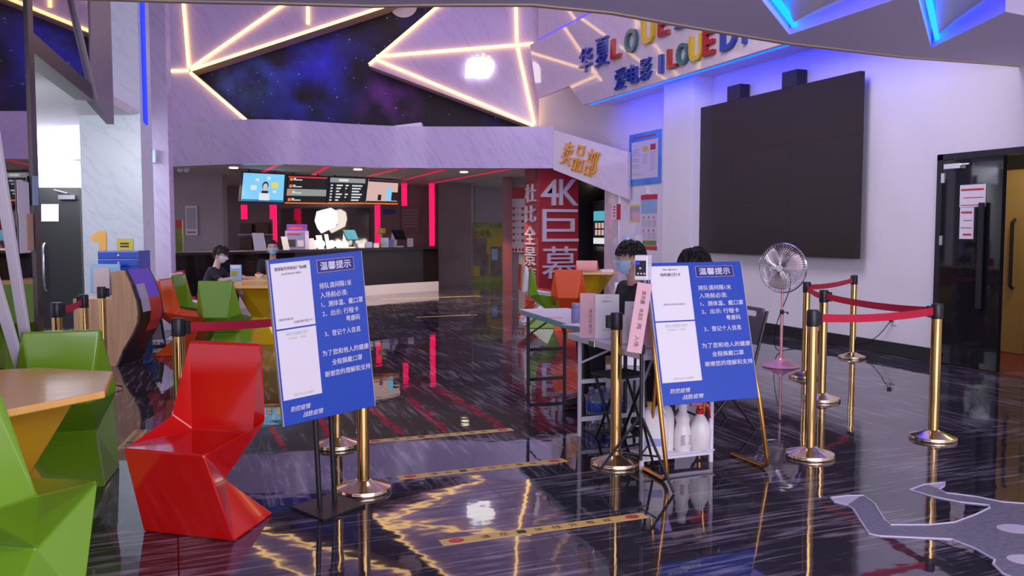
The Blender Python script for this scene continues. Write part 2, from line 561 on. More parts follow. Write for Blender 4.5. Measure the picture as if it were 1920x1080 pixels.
def floor_material():
    m = mat('floor_black_marble', (0.02, 0.02, 0.024), 0.03, ior=1.68)
    N, L, b = nodes(m)
    tc = N.new('ShaderNodeTexCoord')
    cols = []
    for rot, sc, seed in ((-0.03, (0.75, 11.0, 1), 0.0), (PI / 2 + 0.05, (0.75, 10.0, 1), 7.0)):
        rm = N.new('ShaderNodeMapping')
        rm.inputs['Rotation'].default_value = (0, 0, rot)
        rm.inputs['Location'].default_value = (seed, seed, 0)
        mp = N.new('ShaderNodeMapping')
        mp.inputs['Scale'].default_value = sc
        nz = N.new('ShaderNodeTexNoise')
        nz.inputs['Scale'].default_value = 2.6
        nz.inputs['Detail'].default_value = 7
        nz.inputs['Roughness'].default_value = 0.62
        nz.inputs['Distortion'].default_value = 0.5
        cr = N.new('ShaderNodeValToRGB')
        e = cr.color_ramp.elements
        e[0].position, e[0].color = 0.50, (0, 0, 0, 1)
        e[1].position, e[1].color = 0.66, (1, 1, 1, 1)
        L.new(tc.outputs['Object'], rm.inputs[0])
        L.new(rm.outputs[0], mp.inputs[0])
        L.new(mp.outputs[0], nz.inputs['Vector'])
        pz = N.new('ShaderNodeTexNoise')
        pz.inputs['Scale'].default_value = 1.7
        pz.inputs['Detail'].default_value = 3
        L.new(rm.outputs[0], pz.inputs['Vector'])
        pm = N.new('ShaderNodeMapRange')
        pm.inputs['From Min'].default_value = 0.36
        pm.inputs['From Max'].default_value = 0.62
        pm.inputs['To Min'].default_value = -0.09
        pm.inputs['To Max'].default_value = 0.05
        L.new(pz.outputs['Fac'], pm.inputs['Value'])
        ad = N.new('ShaderNodeMath')
        ad.operation = 'ADD'
        L.new(nz.outputs['Fac'], ad.inputs[0])
        L.new(pm.outputs['Result'], ad.inputs[1])
        L.new(ad.outputs[0], cr.inputs[0])
        cols.append(cr)
    # the border slabs at the entrance are laid across, the slabs of the hall lengthways
    lt = N.new('ShaderNodeMath')
    lt.operation = 'GREATER_THAN'
    sp = N.new('ShaderNodeSeparateXYZ')
    L.new(tc.outputs['Object'], sp.inputs[0])
    L.new(sp.outputs['Y'], lt.inputs[0])
    lt.inputs[1].default_value = 4.5
    mx = N.new('ShaderNodeMix')
    mx.data_type = 'RGBA'
    L.new(lt.outputs[0], mx.inputs['Factor'])
    L.new(cols[0].outputs[0], mx.inputs['A'])
    L.new(cols[1].outputs[0], mx.inputs['B'])
    # seams
    br = N.new('ShaderNodeTexBrick')
    br.offset = 0.0
    br.inputs['Scale'].default_value = 1.0
    br.inputs['Brick Width'].default_value = 1.6
    br.inputs['Row Height'].default_value = 0.8
    br.inputs['Mortar Size'].default_value = 0.004
    br.inputs['Color1'].default_value = (0, 0, 0, 1)
    br.inputs['Color2'].default_value = (0, 0, 0, 1)
    br.inputs['Mortar'].default_value = (1, 1, 1, 1)
    rt = N.new('ShaderNodeMapping')
    rt.inputs['Rotation'].default_value = (0, 0, 0.0)
    L.new(tc.outputs['Object'], rt.inputs[0])
    L.new(rt.outputs[0], br.inputs['Vector'])
    m2 = N.new('ShaderNodeMix')
    m2.data_type = 'RGBA'
    m2.inputs['A'].default_value = (0.030, 0.025, 0.037, 1)
    m2.inputs['B'].default_value = (0.23, 0.20, 0.25, 1)
    L.new(mx.outputs['Result'], m2.inputs['Factor'])
    m3 = N.new('ShaderNodeMix')
    m3.data_type = 'RGBA'
    m3.inputs['B'].default_value = (0.008, 0.008, 0.009, 1)
    L.new(br.outputs['Color'], m3.inputs['Factor'])
    L.new(m2.outputs['Result'], m3.inputs['A'])
    L.new(m3.outputs['Result'], b.inputs['Base Color'])
    # polished but slightly wavy slabs
    wv = N.new('ShaderNodeTexNoise')
    wv.inputs['Scale'].default_value = 4.5
    wv.inputs['Detail'].default_value = 2
    bp = N.new('ShaderNodeBump')
    bp.inputs['Strength'].default_value = 0.018
    bp.inputs['Distance'].default_value = 0.05
    L.new(tc.outputs['Object'], wv.inputs['Vector'])
    L.new(wv.outputs['Fac'], bp.inputs['Height'])
    L.new(bp.outputs[0], b.inputs['Normal'])
    return m


def galaxy_material():
    """printed night sky: two soft nebulae on near black, fine stars"""
    m = mat('galaxy_mural', (0.02, 0.02, 0.03), 0.6)
    N, L, b = nodes(m)
    tc = N.new('ShaderNodeTexCoord')

    def mix(mode, a_, c_):
        x = N.new('ShaderNodeMix')
        x.data_type = 'RGBA'
        x.blend_type = mode
        x.inputs['Factor'].default_value = 1.0
        for sock, v in (('A', a_), ('B', c_)):
            if isinstance(v, tuple):
                x.inputs[sock].default_value = (*v, 1)
            else:
                L.new(v, x.inputs[sock])
        return x.outputs['Result']

    out = (0.014, 0.011, 0.014)
    for (px, py, rad, col, seed) in ((520, 150, 2.3, (0.02, 0.05, 0.50), 0.0), (590, 100, 1.0, (0.01, 0.01, 0.75), 3.0), (455, 150, 1.2, (0.03, 0.12, 0.40), 5.0), (727, 190, 1.0, (0.22, 0.04, 0.33), 8.0), (660, 120, 1.3, (0.02, 0.02, 0.25), 11.0), (935, 238, .6, (0.01, 0.01, 0.35), 2.0), (790, 20, .8, (0.01, 0.03, 0.3), 4.0)):
        c = ond(px, py, 20.02) - ond(600, 262, 20.02)
        ds = N.new('ShaderNodeVectorMath')
        ds.operation = 'DISTANCE'
        ds.inputs[1].default_value = c
        L.new(tc.outputs['Object'], ds.inputs[0])
        mr = N.new('ShaderNodeMapRange')
        mr.interpolation_type = 'SMOOTHSTEP'
        mr.inputs['From Min'].default_value = 0
        mr.inputs['From Max'].default_value = rad
        mr.inputs['To Min'].default_value = 1
        mr.inputs['To Max'].default_value = 0
        L.new(ds.outputs['Value'], mr.inputs['Value'])
        nz = N.new('ShaderNodeTexNoise')
        nz.noise_dimensions = '4D'
        nz.inputs['W'].default_value = seed
        nz.inputs['Scale'].default_value = 1.5
        nz.inputs['Detail'].default_value = 6
        L.new(tc.outputs['Object'], nz.inputs['Vector'])
        nr = N.new('ShaderNodeMapRange')
        nr.inputs['From Min'].default_value = 0.40
        nr.inputs['From Max'].default_value = 0.66
        L.new(nz.outputs['Fac'], nr.inputs['Value'])
        ml = N.new('ShaderNodeMath')
        ml.operation = 'MULTIPLY'
        L.new(mr.outputs['Result'], ml.inputs[0])
        L.new(nr.outputs['Result'], ml.inputs[1])
        out = mix('ADD', out, mix('MULTIPLY', ml.outputs[0], col))
    for sc, lim in ((3.3, 0.075), (6.5, 0.10)):
        vo = N.new('ShaderNodeTexVoronoi')
        vo.inputs['Scale'].default_value = sc
        L.new(tc.outputs['Object'], vo.inputs['Vector'])
        c3 = N.new('ShaderNodeValToRGB')
        c3.color_ramp.elements[0].position = lim * 0.4
        c3.color_ramp.elements[0].color = (0.35, 0.55, 0.9, 1)
        c3.color_ramp.elements[1].position = lim
        c3.color_ramp.elements[1].color = (0, 0, 0, 1)
        L.new(vo.outputs['Distance'], c3.inputs[0])
        out = mix('ADD', out, c3.outputs[0])
    L.new(out, b.inputs['Base Color'])
    return m


M['grey_sheet'] = mat('grey_sheet', (0.16, 0.12, 0.12), 0.5)
M['niche_mirror'] = mat('niche_mirror', (0.30, 0.28, 0.24), 0.08, metal=1.0)
M['cut_orange'] = mat('cut_orange', (0.85, 0.42, 0.10), 0.5)
M['poster_skin'] = mat('poster_skin', (0.62, 0.48, 0.50), 0.4)
M['poster_violet'] = mat('poster_violet', (0.16, 0.05, 0.36), 0.4)
M['scr_violet'] = emi('scr_violet', (0.10, 0.04, 0.45), 0.7)
M['scr_redpanel'] = mat('scr_redpanel', (0.55, 0.05, 0.05), 0.2)
M['led_cyan_dim'] = emi('led_cyan_dim', (0.03, 0.20, 0.50), 0.8)
M['screen_off'] = mat('screen_off', (0.022, 0.014, 0.013), 0.36, ior=1.45)  # slight brown in the base imitates warm light reflected on black screens
M['floor'] = floor_material()
M['galaxy'] = galaxy_material()

# ============================================================ the setting
b = MB().box(-14, 15, -5, 32, -0.1, 0.0)
struct(b.build('floor', M['floor']))

XR = 7.59                                   # right wall plane
b = MB()
b.box(XR, XR + 0.2, 6.96, 13.72, 0, 7.6)
b.box(XR, XR + 0.2, 5.42, 6.96, 2.17, 7.6)
b.box(XR, XR + 0.2, -5, 5.42, 0, 7.6)
b.box(XR + 0.03, XR + 0.2, 13.72, 19.6, 2.62, 7.6)
struct(b.build('wall_right', M['white_wall']))
b = MB().box(XR - 0.025, XR, 6.97, 13.72, 0, 0.145)
struct(b.build('baseboard_right', M['skirting'], bevel=0.004))
# pilaster left of the video wall
b = MB().box(7.26, XR, 11.20, 12.02, 0, 3.70)
struct(b.build('trim_1', M['white_wall'], bevel=0.004))

# alcove behind the marble pier, inside of the auditorium doors
b = MB()
b.box(8.75, 8.85, 13.0, 16.6, 0, 2.7)
b.box(7.65, 8.75, 16.3, 16.4, 0, 2.7)
b.box(7.8, 8.75, 13.0, 13.1, 0, 2.7)
b.box(7.65, 8.85, 13.0, 16.6, 2.62, 2.7)
struct(b.build('wall_alcove', M['black_matte']))
b = MB()
b.box(8.95, 9.1, 4.0, 8.0, 0, 2.8)
b.box(7.79, 9.0, 7.6, 7.7, 0, 2.8)
b.box(7.79, 9.0, 4.0, 4.1, 0, 2.8)
b.box(7.79, 9.1, 4.0, 7.7, 2.6, 2.7)
struct(b.build('wall_passage', M['grey_wall']))
b = MB().box(7.60, 8.95, 4.1, 7.6, 0.0, 0.008)
struct(b.build('floor_passage', M['carpet_red']))

# near lowered ceiling with a curved front edge and a zigzag light recess
edge = [(-6, 7.9), (-2.2, 7.05)] + [tuple(onz(px, py, 2.96))[:2] for px, py in [(320, 3), (520, 7), (700, 12), (850, 10), (1000, 10), (1150, 25), (1300, 52), (1480, 82), (1700, 108), (1880, 121)]] + [(7.58, 6.06)]
zc_ = lambda px, py: tuple(onz(px, py, 2.97))[:2]
zig = [(7.58, 4.9), zc_(1885, 22), zc_(1746, 90), zc_(1722, 0), (4.70, 4.50), zc_(1676, 0), zc_(1480, 65), zc_(1428, 0), (3.4, 4.5), (3.3, -5)]
ring = [(-6, -5)] + edge + zig
ZC = 2.96
b = MB()
b.cur = 0
b.slab([(x, y, ZC + 0.01) for x, y in [(3.3, -5), (-6, -5)] + edge + zig[:-1]], (0, 0, 0.22))
struct(b.build('ceiling_near', [M['ceiling_grey']]))
b = MB().slab([(x, y, ZC + 0.42) for x, y in [(7.58, -5), (-6, -5)] + edge], (0, 0, 0.1))
struct(b.build('ceiling_recess', [M['white_wall']]))
# upright rim of the front edge
b = MB()
for i in range(len(edge) - 1):
    (x0, y0), (x1, y1) = edge[i], edge[i + 1]
    b.slab([(x0, y0, ZC), (x1, y1, ZC), (x1, y1 + 0.05, ZC), (x0, y0 + 0.05, ZC)], (0, 0, 0.55))
struct(b.build('trim_2', M['beige'], weld=True))
# folded white panels hanging inside the recess
b = MB()
k1 = [zc_(1481, 55), zc_(1610, 0), (4.35, 4.4), (4.0, 4.4), zc_(1484, 0)]
k2 = [zc_(1750, 80), zc_(1866, 0), (5.3, 3.9), (4.95, 3.9), zc_(1757, 0)]
k3 = [zc_(1476, 50), zc_(1481, 55), zc_(1484, 0), (4.0, 4.4), (3.75, 4.6), zc_(1458, 0)]
k4 = [zc_(1744, 82), zc_(1750, 80), zc_(1757, 0), (4.95, 3.9), (4.76, 4.2), zc_(1727, 0)]
for kk, z0_, z1_ in ((k1, .05, .12), (k2, .05, .12), (k3, .13, .13), (k4, .13, .13)):
    n_ = len(kk)
    b.slab([(x, y, ZC + (z0_ if i < 2 else z1_)) for i, (x, y) in enumerate(kk)], (0, 0, 0.02))
struct(b.build('trim_3', M['white_wall']))
def inset(a_, c_, o_):
    a_, c_ = Vector(a_), Vector(c_)
    d_ = (c_ - a_).normalized()
    n_ = Vector((-d_.y, d_.x))
    return tuple(a_ + d_ * .06 + n_ * o_), tuple(c_ - d_ * .06 + n_ * o_)


for k, (p, q, mm) in enumerate([(*inset(zig[7], zig[6], -.05), 'led_cyan'), (*inset(zig[6], zig[5], -.06), 'led_blue2'), (*inset(zig[3], zig[2], -.05), 'led_cyan'), (*inset(zig[2], zig[1], -.06), 'led_blue2')]):
    b = MB()
    n = Vector((q[1] - p[1], p[0] - q[0], 0)).normalized() * 0.018
    z = ZC + (0.05 if mm == 'led_cyan' else 0.24)
    P, Q = Vector((*p, z)), Vector((*q, z))
    b.slab([P - n, Q - n, Q + n, P + n], (0, 0, 0.04))
    o = b.build('light_strip', M[mm], origin=P)
    tag(o, ['cyan light strip on the left edge of the first ceiling zigzag', 'blue light strip on the right edge of the first ceiling zigzag', 'cyan light strip on the left edge of the second ceiling zigzag', 'blue light strip on the right edge of the second ceiling zigzag'][k], 'light strip', 'light strips in the ceiling zigzag')

# high ceiling of the lobby
b = MB().box(-14, 10, 6.9, 26, 7.6, 7.7)
struct(b.build('ceiling_lobby', M['ceiling_grey']))

# ---- feature wall with the star-shaped cut-out and the mural behind it
DW = 19.4


def fw(px, py, d=DW):
    return ond(px, py, d)


b = MB()
pieces = [
    [(230, 135), (355, 133), (722, 13), (860, -70), (860, -120), (230, -120)],
    [(230, 135), (355, 133), (464, 228), (464, 262), (230, 262)],
    [(910, -70), (690, 123), (1003, 240), (1003, 262), (1022, 262), (1016, -120), (910, -120)],
]
for pc in pieces:
    pts = [fw(*p) for p in pc]
    b.poly(pts, 0)
    b.slab([p + DX * 0.012 for p in pts], DX * 0.55, 1)  # beige edges carry the warm tube light as colour
o = b.build('wall_back', [M['marble'], M['beige']])
struct(o)
b = MB()
b.slab([fw(230, 262, DW + 0.62), fw(1012, 262, DW + 0.62), fw(1012, -120, DW + 0.62), fw(230, -120, DW + 0.62)], DX * 0.05)
o = b.build('space_mural', M['galaxy'], origin=fw(600, 262, DW + 0.62))
tag(o, 'dark mural of a starry blue and purple night sky high on the back wall', 'mural')
cm = fw(757, 12, DW + 0.60)
b = MB()
b.slab([cm + UX * (0.30 * math.cos(2 * PI * k / 32)) + Vector((0, 0, 0.25 * math.sin(2 * PI * k / 32))) for k in range(32)], -DX * 0.012)
b.build('pale_moon', M['poster_pale'], parent=None, origin=cm)
bpy.data.objects['pale_moon'].parent = o
bpy.data.objects['pale_moon'].location = cm - o.location

# warm tubes on the feature wall
LEDS = [((341, -30), (354, 128)), ((320, 133), (352, 132)), ((358, 128), (600, -40)), ((577, 45), (577, -40)), ((358, 131), (760, -1)), ((357, 136), (461, 225)),
        ((905, -60), (692, 121)), ((706, 106), (1000, 82)), ((706, 112), (1001, 236)), ((966, -40), (969, 79)), ((970, 86), (1002, 233))]
LNAMES = ['upright warm light tube at the far left of the starry mural', 'short level warm light tube left of the star point', 'warm light tube rising steeply from the left star point',
          'short upright warm light tube above the long slanted one', 'long warm light tube along the upper left edge of the mural', 'warm light tube along the lower left edge of the mural',
          'warm light tube along the upper right edge of the mural', 'nearly level warm light tube above the glowing white emblem', 'long warm light tube under the glowing emblem along the lower right mural edge',
          'upright warm light tube right of the glowing emblem, upper one', 'slanted warm light tube right of the glowing emblem, lower one']
for (p, q), nm in zip(LEDS, LNAMES):
    P, Q = fw(*p, DW - 0.05), fw(*q, DW - 0.05)
    b = MB().tube([P, Q], 0.034, 10)
    o = b.build('light_tube', M['led_warm'], origin=(P + Q) / 2)
    tag(o, nm, 'light tube', 'warm light tubes on the back wall')

# glowing emblem on the marble
c = fw(900, 127, DW - 0.1)
t = thing('emblem_glow', 'glowing white cloud-shaped emblem between the warm light tubes', 'illuminated sign', c, wl=True)
outline = [(-28, -18), (-27, 8), (-22, 16), (-12, 20), (-4, 17), (4, 21), (14, 17), (22, 16), (27, 8), (26, -2), (22, -8), (14, -19), (2, -17), (-2, -20), (-10, -17)]
k = DW / 1638 * 0.98
MB().slab([c + UX * (x * k) + Vector((0, 0, y * k)) for x, y in outline], DX * 0.08).build('body', M['glow_white'], t)
for (x, y, w_, mm, nm) in [(-14, 20, 5, 'glow_pink', 'tip'), (-5, 20, 5, 'glow_cyan', 'tip'), (6, 22, 5, 'glow_yellow', 'tip'), (16, 18, 5, 'glow_yellow', 'tip'), (26, 8, 4, 'glow_pink', 'tip')]:
    p = c + UX * (x * k) + Vector((0, 0, y * k))
    MB().slab([p + UX * (-w_ * k / 2), p + UX * (w_ * k / 2), p + UX * (w_ * k / 2) + Vector((0, 0, 0.05)), p + UX * (-w_ * k / 2) + Vector((0, 0, 0.05))], DX * 0.05).build(nm, M[mm], t)

# ---- curved marble fascia over the concession stand
FP = [(200, 16.4), (325, 16.0), (400, 15.6), (475, 15.35), (560, 15.5), (640, 15.9), (725, 16.25), (780, 16.36), (835, 16.4), (1037, 16.4)]
ZB, ZT = 2.57, 3.34
def spline(pts, n=8):
    P = [Vector(p) for p in pts]
    out = []
    for i in range(len(P) - 1):
        p0, p1, p2, p3 = P[max(i - 1, 0)], P[i], P[i + 1], P[min(i + 2, len(P) - 1)]
        for k in range(n):
            s_ = k / n
            out.append(0.5 * ((2 * p1) + (p2 - p0) * s_ + (2 * p0 - 5 * p1 + 4 * p2 - p3) * s_ ** 2 + (3 * p1 - p0 - 3 * p2 + p3) * s_ ** 3))
    out.append(P[-1])
    return out


front = spline([W((px - 960) / 1638 * d, d) for px, d in FP], 5)
b = MB()
pl = [(p.x, p.y) for p in front] + [((p + DX * 0.25).x, (p + DX * 0.25).y) for p in front[::-1]]
b.prism(pl, ZB, ZT)
struct(b.build('wall_fascia', M['marble'], smooth=True))
b = MB()
far_l, far_r = W(-10, 25), W(1.2, 25)
pl = [((p + DX * 0.25).x, (p + DX * 0.25).y) for p in front] + [(far_r.x, far_r.y), (far_l.x, far_l.y)]
b.prism(pl, ZB + 0.05, ZB + 0.12)
struct(b.build('ceiling_concession', M['ceiling_dark']))
b = MB()
pl = [((p + DX * 0.25).x, (p + DX * 0.25).y) for p in front] + [(W(1.2, 20).x, W(1.2, 20).y), (W(-10, 20).x, W(-10, 20).y)]
b.prism(pl, ZB + 0.12, ZT - 0.05)
struct(b.build('trim_4', M['marble']))
# a loose white board lying on the ledge
p0, p1 = ond(740, 238, 16.5), ond(790, 232, 16.5)
b = MB().slab([Vector((p0.x, p0.y, ZT)), Vector((p1.x, p1.y, ZT)), Vector((p1.x, p1.y, ZT + 0.09)), Vector((p0.x, p0.y, ZT + 0.03))], DX * 0.3)
o = b.build('white_board', M['paper'], origin=Vector((p0.x, p0.y, ZT)))
tag(o, 'thin white board lying on the marble ledge under the mural', 'board')

# concession walls
def hbox(bb, px0, px1, d0, d1, z0, z1, mi=None, dref=None):
    """box in the hall frame between two pixel columns measured at depth d0"""
    r = dref or d0
    u0, u1 = (px0 - 960) / 1638 * r, (px1 - 960) / 1638 * r
    return bb.slab([W(u0, d0, z0), W(u1, d0, z0), W(u1, d1, z0), W(u0, d1, z0)], (0, 0, z1 - z0), mi)


b = MB()
hbox(b, 250, 890, 24.0, 24.2, 0, 2.65)
hbox(b, 822, 884, 22.4, 24.0, 0, 2.62)
struct(b.build('wall_concession', M['brown_wall']))
b = MB()
hbox(b, 270, 419, 19.0, 19.3, 0, 2.62)
hbox(b, 880, 960, 24.6, 24.8, 0, 2.65)
hbox(b, 946, 1060, 20.2, 20.4, 0, 2.65)
struct(b.build('wall_concession_side', M['grey_wall']))
b = MB()
hbox(b, 943, 960, 19.9, 20.2, 0, 2.62)
struct(b.build('trim_5', M['dark_red']))

# red pillar
b = MB().box(6.63, 7.49, 15.55, 16.23, 0, 2.62)
struct(b.build('wall_pillar', M['wall_red'], bevel=0.006))

# sloping sign board and the marble pier it lands on
A0, A1 = ond(1037, 243, 16.38), ond(1037, 318, 16.38)
B1 = onx(1177, 374, 7.47)
nrm = (A1 - A0).cross(B1 - A0).normalized()
B0 = C0 + _ray(1177, 285) * ((A0 - C0).dot(nrm) / _ray(1177, 285).dot(nrm))
if nrm.y < 0:
    nrm = -nrm
b = MB().slab([A0, A1, B1, B0], nrm * 0.10)
struct(b.build('wall_sign_board', M['marble_gloss'], bevel=0.006))
b = MB().box(7.40, 7.60, 13.72, 14.28, 0, 2.75)
struct(b.build('wall_pier', M['marble_gloss'], bevel=0.006))

# slanted bulkhead along the right wall
XS = 6.98
b = MB()
b.slab([(XS, y, z) for y, z in [(16.45, 4.07), (14.92, 4.09), (14.33, 3.66), (6.72, 3.66), (6.72, 5.22), (16.84, 5.22)]], (0.07, 0, 0))
struct(b.build('wall_bulkhead', M['marble_gloss'], bevel=0.008))
b = MB()
b.slab([(XS + 0.22, y, z) for y, z in [(16.9, 5.36), (6.72, 5.36), (6.72, 7.6), (16.9, 7.6)]], (0.07, 0, 0))
b.box(XS + 0.07, XR, 6.72, 14.3, 3.69, 3.77)
struct(b.build('trim_6', M['marble_gloss']))
for (y0, y1, x, z, nm, mm) in [(6.75, 14.2, XS + 0.085, 3.655, 'blue light strip hidden behind the lower edge of the lettered bulkhead', 'led_cove'),
                               (6.75, 16.7, XS + 0.12, 5.28, 'blue light strip along the top edge of the lettered bulkhead', 'led_soft')]:
    o = MB().box(x, x + 0.03, y0, y1, z, z + 0.035).build('light_strip', M[mm], origin=(x, y0, z))
    tag(o, nm, 'light strip', 'blue light strips of the bulkhead')


def bulk_text(name, label, items, matlist):
    p = onx(items[0][1], items[0][4], XS)
    t = thing(name, label, 'lettering', (XS, p.y, p.z), wl=True)
    for ch, l, r, top, bot, mm in items:
        a = onx(l, bot, XS)
        w_ = a.y - onx(r, bot, XS).y
        h_ = onx(l, top, XS).z - a.z
        bb = MB()
        bb.fit(ch, a, (0, -1, 0), (0, 0, 1), w_, h_, depth=0.06, bold=0.018 if ch.isascii() else 0.006)
        bb.keepn = True
        bb.build('letter', M[mm], t)
    return t


bulk_text('bulkhead_lettering', 'upper row of glossy coloured letters along the middle of the bulkhead',
          [('华', 1090, 1113, 95, 140, 'letter_blue'), ('夏', 1121, 1144, 76, 128, 'letter_blue'), ('L', 1150, 1167, 75, 113, 'letter_red'), ('O', 1176, 1198, 59, 104, 'letter_teal'),
           ('U', 1207, 1231, 37, 87, 'letter_yellow'), ('E', 1239, 1258, 24, 71, 'letter_red'), ('星', 1270, 1304, -2, 57, 'letter_blue')], None)
bulk_text('bulkhead_lettering', 'lower row of glossy coloured letters reading I LOVE DY on the bulkhead',
          [('爱', 1157, 1176, 132, 170, 'letter_blue'), ('电', 1180, 1200, 125, 161, 'letter_blue'), ('影', 1205, 1224, 113, 153, 'letter_blue'), ('I', 1240, 1246, 104, 139, 'letter_blue'),
           ('L', 1256, 1273, 94, 131, 'letter_red'), ('O', 1273, 1295, 85, 126, 'letter_teal'), ('U', 1297, 1321, 71, 119, 'letter_yellow'), ('E', 1323, 1343, 60, 107, 'letter_red'),
           ('D', 1356, 1385, 48, 98, 'letter_blue'), ('Y', 1388, 1412, 40, 86, 'letter_blue')], None)

# orange letters on the sloping board
xs = (B1 - A1).normalized()
us = (xs.cross(nrm)).normalized()
if us.z < 0:
    us = -us
t = thing('shop_lettering', 'three orange raised characters on the sloping marble sign board', 'lettering', A1, wl=True)
def on_sign(px, py):
    r = _ray(px, py)
    k = (A0 - C0).dot(nrm) / r.dot(nrm)
    return C0 + r * k
for ch, l, top_l, bot_l, r_, bot_r in [('卖', 1051, 262, 307, 1069, 313), ('品', 1073, 270, 320, 1091, 325), ('部', 1095, 277, 328, 1116, 334)]:
    a, e, tp = on_sign(l, bot_l), on_sign(r_, bot_r), on_sign(l, top_l)
    bb = MB()
    xd = (e - a).normalized()
    ud = nrm.cross(xd).normalized()
    if ud.z < 0:
        ud = -ud
    if xd.cross(ud).dot(C0 - a) < 0:
        xd = xd
    bb.fit(ch, a, xd, ud, (e - a).length, (tp - a).length, depth=0.05, bold=0.006)
    bb.keepn = True
    bb.build('letter', M['letter_gold'], t)

# white raised characters on the red pillar
t = thing('pillar_lettering', 'large white raised 4K characters down the front of the red pillar', 'lettering', (6.63, 15.55, 1.0), wl=True)
for ch, l, r_, top, bot in [('4', 1013, 1046, 336, 385), ('K', 1047, 1083, 336, 385), ('巨', 1016, 1083, 392, 453), ('幕', 1015, 1082, 462, 525)]:
    r1 = _ray(l, bot); k1 = 15.55 / r1.y; a = C0 + r1 * k1
    r2 = _ray(r_, bot); a2 = C0 + r2 * (15.55 / r2.y)
    r3 = _ray(l, top); a3 = C0 + r3 * (15.55 / r3.y)
    bb = MB()
    bb.fit(ch, a, (1, 0, 0), (0, 0, 1), a2.x - a.x, a3.z - a.z, depth=0.05, bold=0.008)
    bb.keepn = True
    bb.build('letter', M['letter'], t)
t = thing('pillar_lettering', 'narrow column of white raised characters down the left side of the red pillar', 'lettering', (6.63, 16.2, 1.0), wl=True)
for ch, top, bot in [('杜', 346, 380), ('比', 386, 417), ('全', 424, 458), ('景', 463, 497), ('声', 500, 532)]:
    a, a2, a3 = onx(990, bot, 6.63), onx(1009, bot, 6.63), onx(990, top, 6.63)
    bb = MB()
    bb.fit(ch, (6.63, 16.16, a.z), (0, -1, 0), (0, 0, 1), 0.52, a3.z - a.z, depth=0.04, bold=0.006)
    bb.keepn = True
    bb.build('letter', M['letter'], t)
o = MB().box(6.60, 6.63, 15.62, 16.18, 2.36, 2.60).build('small_sign', M['dark_red'], origin=(6.6, 15.9, 2.36))
tag(o, 'small dark red plate at the top of the narrow side of the red pillar', 'sign')

# ---- left side: mirror wall, header, column, corridor
LW = Vector((0.0872, 0.9962, 0)).normalized()       # direction of the left wall
LN = Vector((LW.y, -LW.x, 0))                        # towards the hall
L0 = Vector((-1.36, 0, 0))


def lw(y, z=0.0, off=0.0):
    p = L0 + LW * (y / LW.y) + LN * off
    return Vector((p.x, p.y, z))


def onl(px, py, off=0.0):
    r = _ray(px, py)
    k = (L0 + LN * off - C0).dot(LN) / r.dot(LN)
    return C0 + r * k


def ubox(bb, u0, u1, d0, d1, z0, z1, mi=None):
    return bb.slab([W(u0, d0, z0), W(u1, d0, z0), W(u1, d1, z0), W(u0, d1, z0)], (0, 0, z1 - z0), mi)


ZH = 2.55
b = MB()
b.slab([lw(5.15, 0), lw(6.28, 0), lw(6.28, 7.6), lw(5.15, 7.6)], -LN * 0.08)
b.slab([lw(6.42, ZH), lw(8.55, ZH), lw(8.55, 7.6), lw(6.42, 7.6)], -LN * 0.12)
struct(b.build('wall_left', M['black_mirror']))
b = MB()
b.slab([lw(8.55, ZH, .01), lw(9.72, ZH - .08, .01), lw(9.72, 7.6, .01), lw(8.55, 7.6, .01)], -LN * 0.07)
struct(b.build('trim_7', M['marble_grey']))
b = MB()
b.slab([lw(6.28, 0, .012), lw(6.42, 0, .012), lw(6.42, 3.3, .012), lw(6.28, 3.3, .012)], -LN * .10)
b.slab([lw(6.42, ZH - .01, .012), lw(8.55, ZH - .01, .012), lw(8.55, ZH + .12, .012), lw(6.42, ZH + .12, .012)], -LN * .14)
struct(b.build('trim_8', M['dark_steel']))
b = MB().tube([onl(131, -6, .0), onl(177, 188, .0)], .030, 10)
struct(b.build('trim_9', M['pole_grey'], smooth=True))
b = MB()
u0, u1 = (155 - 960) / 1638 * 11.0, (269 - 960) / 1638 * 11.0
ubox(b, u0, u1, 11.0, 11.35, 0, 7.6)
struct(b.build('wall_column', M['marble_pale'], bevel=0.004))
b = MB()
u2, u3 = (281 - 960) / 1638 * 12.2, (320 - 960) / 1638 * 12.2
ubox(b, u2, u3, 12.2, 12.36, 0, 7.6)
ubox(b, u2 - 1.5, u2, 12.3, 12.36, 2.4, 7.6)
struct(b.build('wall_column_far', M['marble'], bevel=0.004))
b = MB()
ubox(b, -7.2, -5.62, 13.6, 13.7, 0, 2.6)
struct(b.build('wall_niche', M['grey_wall']))
b = MB()
ubox(b, -10, u0 + 0.0, 12.6, 12.75, 0, 3.3)
ubox(b, -8.9, -8.8, 8.0, 12.6, 0, 3.3)
struct(b.build('wall_corridor', M['white_wall']))
b = MB()
q = [lw(6.45, 2.84, -.15), lw(9.7, 2.84, -.31), W(-4.72, 10.95, 2.84), W(u0 - .01, 10.97, 2.84), W(u0 - .01, 12.7, 2.84), W(-8.9, 12.7, 2.84), W(-8.9, 6.0, 2.84)]
b.slab(q, (0, 0, .1))
struct(b.build('ceiling_corridor', M['white_wall']))
# blue light strip on the column
o = MB().slab([W(u1 + 0.005, 11.08, 2.78), W(u1 + 0.005, 11.17, 2.74), W(u1 + 0.005, 11.17, 7.5), W(u1 + 0.005, 11.08, 7.5)], UX * 0.02).build('light_strip', M['led_blue'], origin=W(u1, 11.1, 2.8))
tag(o, 'upright blue light strip on the side of the pale marble column', 'light strip')

